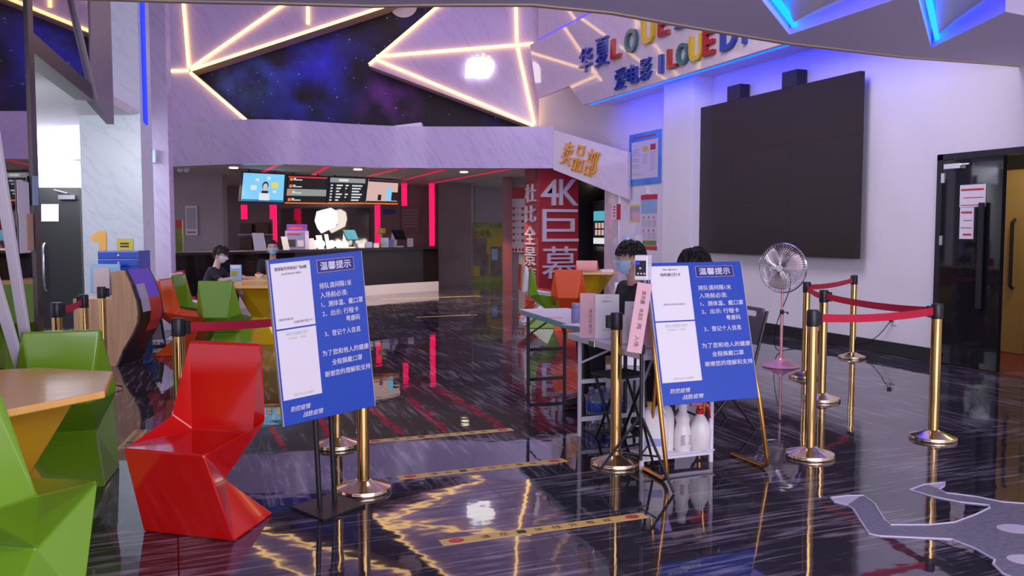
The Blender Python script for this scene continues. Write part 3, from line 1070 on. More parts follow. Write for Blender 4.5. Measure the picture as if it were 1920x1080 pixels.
# corridor door
du0, du1 = (73 - 960) / 1638 * 12.6, (156 - 960) / 1638 * 12.6
t = thing('door_1', 'dark door in the bright corridor on the left', 'door', W((du0 + du1) / 2, 12.55, 0), wl=True)
t['kind'] = 'structure'
b = MB(); ubox(b, du0, du1, 12.53, 12.59, 0.01, 2.02); b.build('door_leaf', M['black_satin'], t, bevel=0.004)
b = MB(); b.tube([W(du0 + 0.13, 12.50, 0.55), W(du0 + 0.13, 12.46, 0.6), W(du0 + 0.13, 12.46, 1.18), W(du0 + 0.13, 12.50, 1.22)], 0.018, 8); b.build('handle', M['chrome'], t, smooth=True)
b = MB(); ubox(b, du0 + 0.36, du1 - 0.04, 12.47, 12.53, 1.85, 1.91); b.tube([W(du0 + 0.30, 12.48, 1.98), W(du0 + 0.5, 12.46, 1.93)], 0.012, 6); b.build('door_closer', M['chrome'], t)
o = MB().slab([ond(78, 383, 12.52), ond(110, 383, 12.52), ond(110, 415, 12.52), ond(78, 415, 12.52)], -DX * 0.004).build('notice', M['paper'], origin=ond(94, 400, 12.5))
tag(o, 'blank-looking white notice taped to the dark corridor door', 'notice')

# auditorium door, right
t = thing('door_2', 'black glossy double door in the right wall', 'door', (7.55, 6.5, 0), wl=True)
t['kind'] = 'structure'
b = MB()
b.box(7.55, 7.72, 6.92, 6.99, 0, 2.20); b.box(7.55, 7.72, 5.38, 5.45, 0, 2.20); b.box(7.55, 7.72, 5.38, 6.99, 2.14, 2.20)
b.build('door_frame', M['black_satin'], t)
b = MB().box(7.54, 7.59, 6.19, 6.91, 0.012, 2.135); b.build('door_leaf', M['black_gloss'], t, bevel=0.004)
b = MB()
b.box(7.49, 7.515, 6.36, 6.42, 0.62, 1.68); b.box(7.515, 7.545, 6.38, 6.40, 0.66, 0.70); b.box(7.515, 7.545, 6.38, 6.40, 1.6, 1.64)
b.build('handle', M['black_matte'], t, bevel=0.004)
b = MB(); b.box(7.50, 7.54, 6.66, 6.86, 2.04, 2.09); b.box(7.505, 7.52, 6.56, 6.70, 2.07, 2.085); b.build('door_closer', M['chrome'], t)
for z in (1.9, 1.25, 0.3):
    MB().box(7.532, 7.545, 6.88, 6.92, z, z + 0.10).build('hinge', M['chrome'], t)
b = MB().box(7.66, 8.36, 5.47, 5.52, 0.012, 2.135); b.build('door_leaf', M['black_gloss'], t)
for k, (y0, y1, z0, z1, nm) in enumerate([(onx(1848, 360, 7.535).y, onx(1800, 360, 7.535).y, onx(1824, 388, 7.535).z, onx(1824, 346, 7.535).z, 'upper white notice on the black glossy door'), (onx(1826, 400, 7.535).y, onx(1800, 400, 7.535).y, onx(1813, 448, 7.535).z, onx(1813, 389, 7.535).z, 'lower tall white notice on the black glossy door')]):
    t2 = thing('notice', nm, 'notice', (7.535, y0, z0), wl=True)
    MB().box(7.534, 7.5395, y0, y1, z0, z1).build('sheet', M['paper'], t2)
    b = MB()
    for i in range(4 if k else 3):
        zz = z1 - 0.06 - i * 0.075
        b.box(7.532, 7.534, y0 + 0.02, y1 - 0.015 - 0.03 * (i % 2), zz, zz + (0.02 if i % 3 == 0 else 0.008))
    b.build('print', M['ink_red'], t2)
# golden doors inside
t = thing('door_3', 'golden inner doors beyond the open black door', 'door', (8.9, 7.0, 0), wl=True)
t['kind'] = 'structure'
MB().box(8.90, 8.95, 6.98, 7.58, 0.01, 2.1).build('door_leaf', M['door_gold'], t, bevel=0.008)
MB().box(8.90, 8.95, 6.35, 6.97, 0.01, 2.1).build('door_leaf', M['door_gold'], t, bevel=0.008)
MB().box(8.88, 8.95, 6.3, 7.6, 2.1, 2.6).build('door_frame', M['black_satin'], t)
b = MB()
for z in (1.18, 1.32):
    b.ball((8.89, 6.93, z), 0.02, 0.025, 0.025, 10, 6)
b.build('knob', M['dark_steel'], t, smooth=True)
b = MB()
b.tube([(8.88, 7.12, 0.75), (8.84, 7.12, 0.78), (8.84, 7.12, 1.5), (8.88, 7.12, 1.53)], 0.02, 8)
b.build('handle', M['black_matte'], t)

# ============================================================ faceted chairs
def chair_mb():
    P = {}
    half = {'T': (.195, -.115, .86), 'B': (.19, -.150, .86), 'M': (.262, -.05, .50), 'J': (.17, -.085, .425), 'S': (.21, .35, .435), 'F': (.245, .19, 0), 'R': (.20, -.21, 0), 'W': (.135, .09, .255), 'C': (.13, -.175, .46)}
    vs, ix = [], {}
    for k, (x, y, z) in half.items():
        for s_, n in ((1, 'r'), (-1, 'l')):
            ix[k + n] = len(vs)
            vs.append((x * s_, y, z))
    fs = []
    def f(*names):
        fs.append(tuple(ix[n] for n in names))
        fs.append(tuple(ix[n[0] + ('l' if n[1] == 'r' else 'r')] for n in reversed(names)))
    f('Mr', 'Jr', 'Sr'); f('Jr', 'Mr', 'Tr'); f('Sr', 'Fr', 'Wr'); f('Wr', 'Fr', 'Rr'); f('Sr', 'Wr', 'Mr')
    f('Tr', 'Mr', 'Br'); f('Br', 'Mr', 'Cr'); f('Cr', 'Mr', 'Wr')
    g = lambda *n: fs.append(tuple(ix[i] for i in n))
    g('Sl', 'Sr', 'Jr', 'Jl'); g('Jl', 'Jr', 'Tr', 'Tl'); g('Fl', 'Fr', 'Sr'); g('Fl', 'Sr', 'Sl')
    g('Bl', 'Cl', 'Cr', 'Br'); g('Cl', 'Wl', 'Wr', 'Cr'); g('Wl', 'Rl', 'Rr', 'Wr'); g('Rl', 'Fl', 'Fr', 'Rr'); g('Tl', 'Tr', 'Br', 'Bl')
    return MB().add(vs, fs)


_chair = {}


def chair(color, xy, fdir, label, group=None, sc=1.0):
    rz = math.atan2(-fdir[0], fdir[1])
    if color not in _chair:
        o = chair_mb().build('faceted_chair', M[color], bevel=0.010, seg=3)
        for p in o.data.polygons:
            p.use_smooth = False
        _chair[color] = o
    else:
        o = _chair[color].copy()
        COL.objects.link(o)
    o.location = (xy[0], xy[1], 0)
    o.rotation_euler = (0, 0, rz)
    o.scale = (sc, sc, sc)
    return tag(o, label, 'chair', group or 'faceted plastic chairs')


def ud(a, b):
    v = UX * a + DX * b
    return (v.x, v.y)


def uxy(px, d):
    v = W((px - 960) / 1638 * d, d)
    return (v.x, v.y)


chair('red', (0.16, 4.34), (-0.61, -0.79), 'glossy red faceted chair standing alone in front of the left blue sign')
chair('green', tuple(W(-2.49, 4.83))[:2], ud(-0.34, 0.94), 'green faceted chair with its back to the camera behind the near yellow table')
chair('green', tuple(W(-1.87, 3.02))[:2], ud(0.17, 0.985), 'green faceted chair cut off by the lower left corner of the photo')
chair('orange', uxy(328, 9.9), ud(1, 0.05), 'orange faceted chair seen from the side left of the far yellow table')
chair('green', uxy(352, 10.8), ud(1, 0.0), 'green faceted chair seen from the side in front of the white one near the boy')
chair('white_plastic', uxy(347, 11.3), ud(1, 0.0), 'white faceted chair mostly hidden behind the green one near the boy')
chair('red', uxy(352, 11.85), ud(1, 0.05), 'red faceted chair the boy in the navy shirt sits on')
chair('green', uxy(412, 9.55), ud(0.12, 1), 'bright green faceted chair with its back to the camera at the far left yellow table')
chair('orange', uxy(992, 14.2), ud(1, 0.1), 'orange faceted chair farthest left in the row before the red pillar')
chair('white_plastic', uxy(1000, 13.5), ud(1, 0.1), 'white faceted chair between the orange and green chairs before the red pillar')
chair('green', uxy(1013, 12.7), ud(1, 0.05), 'green faceted chair nearest in the row before the red pillar')
chair('orange', uxy(1068, 12.3), ud(0.22, 1), 'orange faceted chair with its back to the camera behind the folding tables')
chair('red', uxy(1101, 15.9), ud(-0.05, -1), 'red faceted chair behind the yellow table by the red pillar')
chair('white_plastic', uxy(1192, 9.2), ud(0.35, 1), 'white faceted chair half hidden by the seated man in black')


# ============================================================ yellow hourglass tables
def hour_table(loc, rz, label, top_pts, H=0.74, waist=0.17, foot=0.34, shoulder=0.36, n=6):
    t = thing('hourglass_table', label, 'table', (loc[0], loc[1], 0), rz, 'yellow hourglass tables')
    b = MB().prism(top_pts, H - 0.032, H)
    b.build('table_top', M['table_top'], t, bevel=0.006)
    b = MB()
    vs, fs = [], []
    for r, z, o_ in ((foot, 0, 0.0), (waist, 0.33, 0.5), (shoulder, H - 0.032, 0.0)):
        for k in range(n):
            q = 2 * PI * (k + o_) / n
            vs.append((r * math.cos(q), r * math.sin(q), z))
    for k in range(n):
        l = (k + 1) % n
        fs += [(k, l, n + k), (l, n + l, n + k), (n + k, n + l, 2 * n + l), (n + k, 2 * n + l, 2 * n + k)]
    fs += [tuple(range(n))[::-1], tuple(range(2 * n, 3 * n))]
    b.add(vs, fs)
    b.build('pedestal', M['yellow'], t, bevel=0.006)
    return t


oct_ = [(0.545, -0.26), (0.545, 0.30), (0.20, 0.56), (-0.24, 0.56), (-0.545, 0.28), (-0.545, -0.28), (-0.24, -0.57), (0.21, -0.57)]
hour_table((-0.82, 4.32), 0, 'near yellow hourglass table with a wood-toned polygon top at the left edge', oct_, H=0.72, foot=0.43, waist=0.25, shoulder=0.43)
sq = [(0.5, -0.38), (0.5, 0.38), (0.38, 0.5), (-0.38, 0.5), (-0.5, 0.38), (-0.5, -0.38), (-0.38, -0.5), (0.38, -0.5)]
hour_table(uxy(502, 10.95), -YAW, 'yellow hourglass table partly hidden by the left blue sign', sq, waist=0.22, foot=0.36, shoulder=0.44)
hour_table(uxy(500, 12.25), -YAW, 'yellow hourglass table the boy rests his arms on', sq, waist=0.22, foot=0.36, shoulder=0.44)
hour_table(uxy(1107, 14.2), -YAW, 'yellow hourglass table by the red pillar', [(x * 0.8, y * 0.9) for x, y in sq], waist=0.14, foot=0.34, shoulder=0.40, n=5)


# ============================================================ stanchions and belts
def make_stanchion():
    t = thing('stanchion', '', 'stanchion')
    MB().lathe([(0.0, 0), (0.148, 0), (0.150, 0.006), (0.150, 0.016), (0.147, 0.020), (0.146, 0.026), (0.10, 0.040), (0.05, 0.058), (0.037, 0.066)], 40).build('base', M['gold_pale'], t, smooth=True)
    MB().lathe([(0.033, 0.05), (0.033, 0.84)], 28).build('post', M['gold'], t, smooth=True)
    b = MB()
    b.lathe([(0.036, 0.815), (0.037, 0.82), (0.037, 0.905), (0.033, 0.915), (0.0, 0.916)], 28)
    b.build('head', M['black_satin'], t, smooth=True)
    b = MB()
    b.cbox((0.048, 0, 0.862), 0.03, 0.042, 0.075)
    b.build('belt_slot', M['black_matte'], t, bevel=0.004)
    return t


ST = [((3.67, 4.30), 0.1, 'gold stanchion nearest in the right queue with a belt to its right'),
      ((4.99, 5.72), -0.7, 'gold stanchion just behind the nearest one in the right queue'),
      ((5.64, 6.70), 0.6, 'gold stanchion beside the standing fan'),
      ((6.98, 7.53), 3.6, 'gold stanchion standing closest to the white wall'),
      ((4.76, 4.37), 2.6, 'gold stanchion in front of the black glossy door'),
      ((2.46, 4.58), 2.9, 'gold stanchion before the white folding table with a loose belt clip'),
      ((0.94, 4.60), 1.2, 'gold stanchion right behind the stand of the left blue sign'),
      ((0.98, 5.63), 2.6, 'gold stanchion deeper behind the left blue sign'),
      ((0.03, 5.18), 0.4, 'gold stanchion behind the red chair'),
      ((-0.73, 6.62), 1.0, 'gold stanchion before the dark corridor door'),
      ((-0.63, 7.38), -2.0, 'gold stanchion in front of the wooden kiosk with a belt end on it'),
      ((-0.57, 8.37), 0.5, 'gold stanchion without belt close to the wooden kiosk')]
base_st = make_stanchion()
for i, ((x, y), rz, lab) in enumerate(ST):
    if i == 0:
        base_st.location = (x, y, 0)
        base_st.rotation_euler = (0, 0, rz)
        base_st['label'] = lab
        base_st['group'] = 'gold stanchions'
    else:
        dup(base_st, (x, y, 0), rz, lab, 'gold stanchions')


def belt(a, c, label, z0=0.865, z1=0.865, sag=0.02):
    P, Q = Vector((*ST[a][0], z0)), Vector((*ST[c][0], z1))
    d = (Q - P)
    d.z = 0
    d.normalize()
    P, Q = P + d * 0.038, Q - d * 0.038
    side = Vector((-d.y, d.x, 0)) * 0.0012
    vs, fs = [], []
    n = 16
    for i in range(n + 1):
        k = i / n
        p = P.lerp(Q, k) - Vector((0, 0, sag * 4 * k * (1 - k)))
        for s_ in (-1, 1):
            vs += [p + side * s_ + Vector((0, 0, 0.025)), p + side * s_ - Vector((0, 0, 0.025))]
    for i in range(n):
        o = i * 4
        fs += [(o, o + 4, o + 5, o + 1), (o + 3, o + 7, o + 6, o + 2), (o, o + 2, o + 6, o + 4), (o + 1, o + 5, o + 7, o + 3)]
    fs += [(0, 1, 3, 2), (n * 4, n * 4 + 2, n * 4 + 3, n * 4 + 1)]
    o = MB().add(vs, fs).build('barrier_belt', M['belt'], origin=P)
    tag(o, label, 'barrier belt', 'red barrier belts')


belt(0, 4, 'red belt from the nearest right stanchion to the one before the black door')
belt(1, 4, 'red belt slanting from the second right stanchion to the one before the black door')
belt(2, 1, 'short red belt between the fan stanchion and the second right stanchion')
belt(2, 3, 'red belt from the fan stanchion to the one by the white wall')
belt(8, 7, 'red belt running behind the red chair to the left blue sign')
belt(9, 10, 'short red belt in front of the wooden kiosk')


# ============================================================ blue notice boards
def board(t, TL, TR, BR, BL, variant):
    TL, TR, BR, BL = map(Vector, (TL, TR, BR, BL))
    xd = ((TR - TL) + (BR - BL)).normalized()
    n = xd.cross(((TL - BL) + (TR - BR))).normalized()
    up = n.cross(xd).normalized()
    w = ((TR - TL).length + (BR - BL).length) / 2
    h = ((TL - BL).length + (TR - BR).length) / 2
    c = (TL + TR + BL + BR) / 4
    o = c - xd * (w / 2) + up * (h / 2)

    def P(x, y):
        return o + xd * (x * w) - up * (y * h)

    def rect(bb, x0, y0, x1, y1, off, th=0.0008):
        bb.slab([P(x0, y1) + n * off, P(x1, y1) + n * off, P(x1, y0) + n * off, P(x0, y0) + n * off], n * th)

    bb = MB()
    bb.slab([P(0, 1), P(1, 1), P(1, 0), P(0, 0)], -n * 0.018)
    bb.build('panel', M['sign_blue'], t, bevel=0.002)
    for x0, x1, y0, y1 in ((-0.008, 0.0, 0, 1), (1.0, 1.006, 0, 1)):
        bb = MB()
        bb.slab([P(x0, y1) + n * 0.001, P(x1, y1) + n * 0.001, P(x1, y0) + n * 0.001, P(x0, y0) + n * 0.001], -n * 0.02)
        bb.build('edge_trim', M['paper_grey'], t)
    bb = MB()
    rect(bb, .495, .030, .905, .110, .0004)
    bb.build('title_rim', M['sign_rim'], t)
    bb = MB()
    rect(bb, .502, .034, .898, .106, .0014)
    bb.build('title_field', M['sign_navy'], t)

    def txt(bb, s, x0, yc, x1, hh, bold=0.018, **k):
        bb.fit(s, P(x0, yc + hh / 2), xd, up, (x1 - x0) * w, hh * h, off=0.0026, bold=bold, **k)

    def line(*a, **k):
        q = MB()
        txt(q, *a, **k)
        q.keepn = True
        q.build('text_line', M['sign_white'], t)

    line('温馨提示', .53, .070, .865, .050, bold=0.03)
    for s, x0, yc, x1 in [('排队请间隔1米', .50, .190, .855), ('入场前必须:', .50, .247, .80), ('1、测体温、戴口罩', .505, .305, .965), ('2、出示: 行程卡', .505, .362, .91), ('粤康码', .76, .412, .915), ('3、登记个人信息', .51, .487, .91),
                          ('为了您和他人的健康', .465, .605, .985), ('全程佩戴口罩', .56, .668, .90), ('谢谢您的理解和支持', .47, .735, .985)]:
        line(s, x0, yc, x1, .036)
    line('防控疫情', .08, .905, .29, .032, bold=0.02, shear=0.25)
    line('战胜疫情', .20, .952, .42, .032, bold=0.02, shear=0.25)
    for k, (y0, y1) in enumerate(((.025, .415), (.425, .845))):
        bb = MB()
        rect(bb, .018, y0, .425, y1, .0006, 0.001)
        pn = bb.build('paper_panel', M['paper'], t)
        bb = MB()
        if k == 0 and variant == 'left':
            txt(bb, '惠家新世界商业广场4楼', .055, .060, .385, .022, 0.004)
            txt(bb, '进出本场所扫码“粤康码”', .12, .092, .33, .014, 0.0)
            txt(bb, '请配合体温检测,', .05, .362, .20, .014, 0.0)
            txt(bb, '扫描右侧行程打卡', .20, .385, .395, .015, 0.0)
        elif k == 0:
            txt(bb, '场所通行打卡', .12, .088, .33, .024, 0.006)
            txt(bb, '粤康码', .15, .052, .30, .012, 0.0)
            txt(bb, '请各位市民扫码登记', .12, .30, .345, .013, 0.0)
        if k == 0:
            bb.keepn = True
            bb.build('print', M['ink'], t)
        else:
            txt(bb, '通信大数据行程卡', .11, .452, .345, .022, 0.0)
            txt(bb, '扫码查询  一码通行', .13, .480, .32, .013, 0.0)
            txt(bb, '通信行程卡公益服务', .13, .822, .345, .016, 0.0)
            bb.keepn = True
            bb.build('print', M['ink_green'], t)
    return P, n, xd, up


t = thing('notice_stand', 'blue and white notice board on a black two-post stand right of the red chair', 'notice board', (0.71, 4.36, 0), wl=True)
P, n, xd, up = board(t, ond(508, 487, 4.16), ond(683, 470, 4.48), ond(697, 762, 4.48), ond(527, 802, 4.16), 'left')
q = [onz(545, 955), onz(607, 980), onz(686, 950), onz(628, 928)]
MB().slab([p + Vector((0, 0, 0.002)) for p in q], (0, 0, 0.014)).build('base_plate', M['black_satin'], t, bevel=0.002)
for px, py, tx in ((600, 952, 0.40), (628, 944, 0.58)):
    f = onz(px, py)
    top = P(tx, 0.45) - n * 0.035
    MB().tube([f, (top.x, top.y, 0.86)], 0.0135, 12).build('post', M['black_satin'], t, smooth=True)
b = MB()
a, c = P(0.36, 0.6) - n * 0.03, P(0.66, 0.6) - n * 0.03
b.tube([a, c], 0.014, 8)
b.build('crossbar', M['black_satin'], t, smooth=True)

t = thing('notice_easel', 'blue and white notice board on a bent gold tube easel before the folding table', 'notice board', onz(1340, 890), wl=True)
dTL, dTR, dBR, dBL = ond(1213, 493, 4.90), ond(1390, 490, 5.13), ond(1420, 745, 4.96), ond(1243, 762, 4.72)
P, n, xd, up = board(t, dTL, dTR, dBR, dBL, 'right')
for nm, x, ftpx, bk in (('leg', -0.02, (1252, 903), (1207, 878)), ('leg', 1.02, (1441, 878), (1372, 851))):
    f, r_ = onz(*ftpx, 0.014), onz(*bk, 0.014)
    sg = 1 if x < 0.5 else -1
    tp = P(x + sg * .08, 0.05) - n * 0.035
    tm = P(x + sg * .03, 0.42) - n * 0.03
    lo = P(x, 0.97) - n * 0.012
    fl_ = f - (f - r_).normalized() * 0.05
    pts = [tp, tm, lo, f + (lo - f).normalized() * 0.09, f + (lo - f).normalized() * 0.045 , f + (lo - f).normalized() * 0.02 - (f - r_).normalized() * 0.012, fl_ , r_]
    MB().tube(pts, 0.0125, 12).build(nm, M['bronze'], t, smooth=True)
for x in (0.22, 0.78):
    tp = P(x, 0.05) - n * 0.04
    ft = Vector((tp.x, tp.y, 0)) - Vector((n.x, n.y, 0)).normalized() * (-0.0) + Vector((-n.x, -n.y, 0)).normalized() * 0.16
    ft.z = 0.012
    MB().tube([tp, ft], 0.010, 8).build('rear_leg', M['bronze'], t, smooth=True)
MB().tube([P(-0.02, 0.5) - n * 0.035, P(1.02, 0.5) - n * 0.035], 0.010, 8).build('crossbar', M['bronze'], t, smooth=True)

# ============================================================ folding tables
def folding_table(name, label, corners, H, edge, leg, apron, legs, latch=False):
    t = thing(name, label, 'table', (corners[0][0], corners[0][1], 0), wl=True, group='folding tables')
    c = [Vector((x, y, H)) for x, y in corners]
    MB().slab([p - Vector((0, 0, 0.006)) for p in c], (0, 0, 0.006)).build('table_top', M['table_white'], t, bevel=0.002)
    ctr = sum(c, Vector()) / 4
    MB().slab([p - Vector((0, 0, 0.006 + apron)) for p in c], (0, 0, apron)).build('edge_band', M[edge], t, bevel=0.004)
    ax = (c[1] - c[0]).normalized()      # along the long side
    wx = (c[3] - c[0]).normalized()
    L, Wd = (c[1] - c[0]).length, (c[3] - c[0]).length
    for k in legs:
        y = 0.09 if k == 0 else L - 0.10
        pair = []
        for s_ in (0.05, Wd - 0.05):
            p = c[0] + ax * y + wx * s_
            MB().tube([(p.x, p.y, 0.0), (p.x, p.y, H - 0.02)], 0.0145, 10).build('leg', M[leg], t, smooth=True)
            pair.append(p)
        for z in ((0.045,) if k == 0 else (0.10, 0.36)):
            b = MB()
            d = (pair[1] - pair[0]).normalized()
            sd = Vector((-d.y, d.x, 0)) * 0.011
            P0, P1 = Vector((pair[0].x, pair[0].y, z)), Vector((pair[1].x, pair[1].y, z))
            b.slab([P0 - sd, P1 - sd, P1 + sd, P0 + sd], (0, 0, 0.028))
            b.build('rail', M[leg], t, bevel=0.002)
        q = pair[0] + ax * (0.26 if k == 0 else -0.26) + wx * (Wd / 2 - 0.05)
        for pp in pair:
            MB().tube([(pp.x, pp.y, 0.50), (q.x, q.y, H - 0.03)], 0.008, 6).build('brace', M[leg], t, smooth=True)
    if latch:
        m = c[0] + ax * (L * 0.62) - wx * 0.004 - Vector((0, 0, 0.006 + apron / 2))
        MB().slab([m - ax * 0.045 - Vector((0, 0, 0.02)), m + ax * 0.045 - Vector((0, 0, 0.02)), m + ax * 0.045 + Vector((0, 0, 0.02)), m - ax * 0.045 + Vector((0, 0, 0.02))], -wx * 0.006).build('latch', M['chrome'], t, bevel=0.002)
    return t


# long side first: near-left, far-left, far-right, near-right
folding_table('folding_table', 'white folding table behind the right blue sign', [(2.50, 4.34), (2.53, 5.42), (3.12, 5.40), (3.08, 4.34)], 0.70, 'table_white', 'table_white', 0.035, (0, 1), latch=True)
folding_table('folding_table', 'folding table with a turquoise edge beside the seated man in black', [(2.68, 5.52), (2.82, 7.03), (3.26, 6.98), (3.12, 5.50)], 0.72, 'cyan_edge', 'dark_steel', 0.038, (0, 1))

# ============================================================ things on and around the folding tables
def leaning_sheet(name, label, base_l, base_r, h, lean, m, th=0.004, prints=(), cat='paper sign'):
    """sheet standing on a table; base_l, base_r world points, lean = backwards offset of the top"""
    base_l, base_r = Vector(base_l), Vector(base_r)
    xd = (base_r - base_l).normalized()
    n = Vector((xd.y, -xd.x, 0))
    if n.dot(C0 - base_l) < 0:
        n = -n
    top = Vector((0, 0, h)) - n * lean
    up = top.normalized()
    t = thing(name, label, cat, base_l, wl=True)
    nn = xd.cross(up)
    MB().slab([base_l, base_r, base_r + top, base_l + top], -nn * th).build('sheet', M[m], t)
    w = (base_r - base_l).length
    hh = top.length
    for (s_, x0, y0, x1, y1, mm) in prints:
        bb = MB()
        if s_:
            bb.fit(s_, base_l + xd * (x0 * w) + up * ((1 - y1) * hh), xd, up, (x1 - x0) * w, (y1 - y0) * hh, off=0.0012)
            bb.keepn = True
        else:
            o_ = base_l + nn * 0.0012
            bb.slab([o_ + xd * (a_ * w) + up * (b_ * hh) for a_, b_ in ((x0, 1 - y1), (x1, 1 - y1), (x1, 1 - y0), (x0, 1 - y0))], nn * 0.0005)
        bb.build('print', M[mm], t)
    return t


ZT_B = 0.701
a, c = onz(1104, 632, ZT_B), onz(1142, 640, ZT_B)
leaning_sheet('paper_sign', 'white standing paper sign with printed heading at the far corner of the white table', (2.56, 5.06, ZT_B), (2.70, 4.99, ZT_B), 0.285, 0.06, 'paper',
              prints=[('场所通行打卡', .28, .14, .72, .185, 'ink'), ('粤康码', .35, .06, .65, .085, 'ink_grey'), (None, .30, .80, .70, .815, 'ink_grey')])
leaning_sheet('paper_sign', 'pink paper sign leaning against the back of the white standing sign on the table', (2.48, 5.12, ZT_B), (2.57, 5.075, ZT_B), 0.29, 0.06, 'pink_paper',
              prints=[(ch_, .58, .36 + .11 * i_, .78, .45 + .11 * i_, 'ink') for i_, ch_ in enumerate('请扫码登记')])
leaning_sheet('paper_sign', 'second white standing paper sign behind the gold stanchion on the white table', (2.66, 4.86, ZT_B), (2.80, 4.76, ZT_B), 0.25, 0.07, 'paper',
              prints=[('场所通行打卡', .25, .14, .75, .19, 'ink'), ('粤康码', .35, .06, .65, .085, 'ink_grey')])
# pink folder box on the table
t = thing('document_box', 'pink document box standing on the white table under the hanging pink strip', 'box', (2.66, 4.62, ZT_B), rotz=-0.5)
b = MB(); b.box(-.06, .06, -.10, .10, 0, .21); b.build('body', M['pink_paper'], t, bevel=0.004)
MB().box(-.063, -.06, -.07, .07, .04, .15).build('label_strip', M['paper_grey'], t)
# cream tissue box
o = MB().box(-.045, .045, -.045, .045, 0, .17).build('paper_box', M['bottle_white'], bevel=0.004, loc=(2.60, 4.80, ZT_B), rotz=-0.4)
tag(o, 'tall cream paper box between the stanchion and the pink strip on the white table', 'box')
# pen
o = MB().tube([(2.61, 4.93, ZT_B + 0.01), (2.63, 4.92, ZT_B + 0.15)], 0.006, 8).build('pen', M['lavender'], origin=(2.61, 4.93, ZT_B))
tag(o, 'blue pen leaning on the white paper sign', 'pen')

ZA = 0.7205
p = onz(1080, 591, ZA)
p = Vector((2.78, 5.80, ZA))
t = thing('thermos', 'lavender thermos cup on the turquoise-edged table', 'thermos', p)
MB().lathe([(0, 0), (.036, 0), (.038, .004), (.038, .105), (.036, .112), (.033, .116)], 28).build('body', M['lavender'], t, smooth=True)
MB().lathe([(.035, .117), (.036, .12), (.036, .142), (.033, .148), (0, .149)], 28).build('lid', M['lavender'], t, smooth=True)
for k, (x, y, rz, s1, s2, m, nm) in enumerate([(2.80, 5.66, 0.35, .30, .21, 'paper', 'stack of white papers on the near end of the turquoise-edged table'), (2.95, 6.02, 0.2, .16, .08, 'black_matte', 'black folder lying behind the lavender thermos'), (2.79, 6.20, -0.3, .12, .09, 'pink_paper', 'small reddish slip left of the lavender thermos')]):
    o = MB().box(-s1 / 2, s1 / 2, -s2 / 2, s2 / 2, 0, 0.006).build('paper_stack' if k == 0 else ('folder' if k == 1 else 'slip'), M[m], loc=(x, y, ZA), rotz=rz)
    tag(o, nm, 'paper' if k != 1 else 'folder')
o = MB().box(-.11, .11, -.012, .012, 0, .004).build('ruler', M['black_matte'], loc=(2.86, 5.70, ZA + 0.0065), rotz=0.2)
tag(o, 'thin black ruler lying on the white papers', 'ruler')

# thermometer on a tripod with a pink strip
t = thing('thermometer_tripod', 'white infrared thermometer on a black tripod with a pink strip hanging from it', 'thermometer', onz(1213, 884) , wl=True)
tb = onz(1211, 872)
tb = Vector((2.42, 4.21, 0))
H_ = 1.20
MB().tube([(tb.x, tb.y, 0.12), (tb.x, tb.y, 0.75)], 0.0105, 10).build('pole', M['black_satin'], t, smooth=True)
MB().tube([(tb.x, tb.y, 0.75), (tb.x, tb.y, 1.13)], 0.0075, 10).build('upper_pole', M['dark_steel'], t, smooth=True)
b = MB(); b.lathe([(0.017, 0.72), (0.019, 0.725), (0.019, 0.765), (0.014, 0.77)], 14, (tb.x, tb.y, 0)); b.build('collar', M['black_matte'], t, smooth=True)
for a_ in (2.75, 4.9, 0.75):
    dx, dy = math.cos(a_), math.sin(a_)
    MB().tube([(tb.x + dx * .012, tb.y + dy * .012, 0.36), (tb.x + dx * .27, tb.y + dy * .27, 0.008)], 0.008, 8).build('leg', M['black_satin'], t, smooth=True)
    MB().tube([(tb.x, tb.y, 0.15), (tb.x + dx * .15, tb.y + dy * .15, 0.175)], 0.005, 6).build('strut', M['black_satin'], t, smooth=True)
dv = -DX
b = MB()
b.M = Matrix.Translation((tb.x + 0.0, tb.y, 1.13)) @ Matrix.Rotation(-YAW - 0.42, 4, 'Z') @ Matrix.Scale(1.1, 4)
b.box(-.034, .034, -.03, .05, 0.0, 0.125)
hd = b.build('thermometer_body', M['white_plastic'], t, bevel=0.005)
b2 = MB(); b2.M = b.M; b2.box(-.028, .026, -.0325, -.03, 0.022, 0.098); b2.build('display', M['black_gloss'], t)
b2 = MB(); b2.M = b.M; b2.box(-.024, -.006, -.034, -.0325, 0.078, 0.092); b2.build('indicator', M['led_blue'], t)
b2 = MB(); b2.M = b.M
for x in (-.018, -.002, .014):
    b2.box(x, x + .009, -.034, -.0325, 0.03, 0.037)
b2.box(-.008, .002, -.034, -.0325, 0.056, 0.064)
b2.build('button', M['paper'], t)
for s_ in (-1, 1):
    b = MB()
    b.tube([(tb.x + .018 * s_, tb.y - .02, 1.13), (tb.x + .02 * s_, tb.y - .03, 1.11), (tb.x + .02 * s_, tb.y - .035, 1.09)], 0.004, 6)
    b.build('clip', M['black_matte'], t)
st = Vector((tb.x - 0.01, tb.y - 0.045, 1.115))
xd = (UX * 0.94 - DX * 0.1).normalized()
up = Vector((0.15, -0.03, 1.0)).normalized()
xd = (xd - up * xd.dot(up)).normalized()
nn = xd.cross(up)
o_ = st - up * 0.385 - xd * 0.04
MB().slab([o_, o_ + xd * 0.08, o_ + xd * 0.08 + up * 0.385, o_ + up * 0.385], -nn * 0.002).build('pink_strip', M['pink_paper'], t)
b = MB()
for i, ch in enumerate(['请测量', '体温后', '再', '入场']):
    b.fit(ch, o_ + xd * 0.032 + up * (0.345 - [0, .10, .18, .25][i]), -up, xd, [.075, .065, .035, .06][i], 0.024)
b.keepn = True
b.build('print', M['ink'], t)
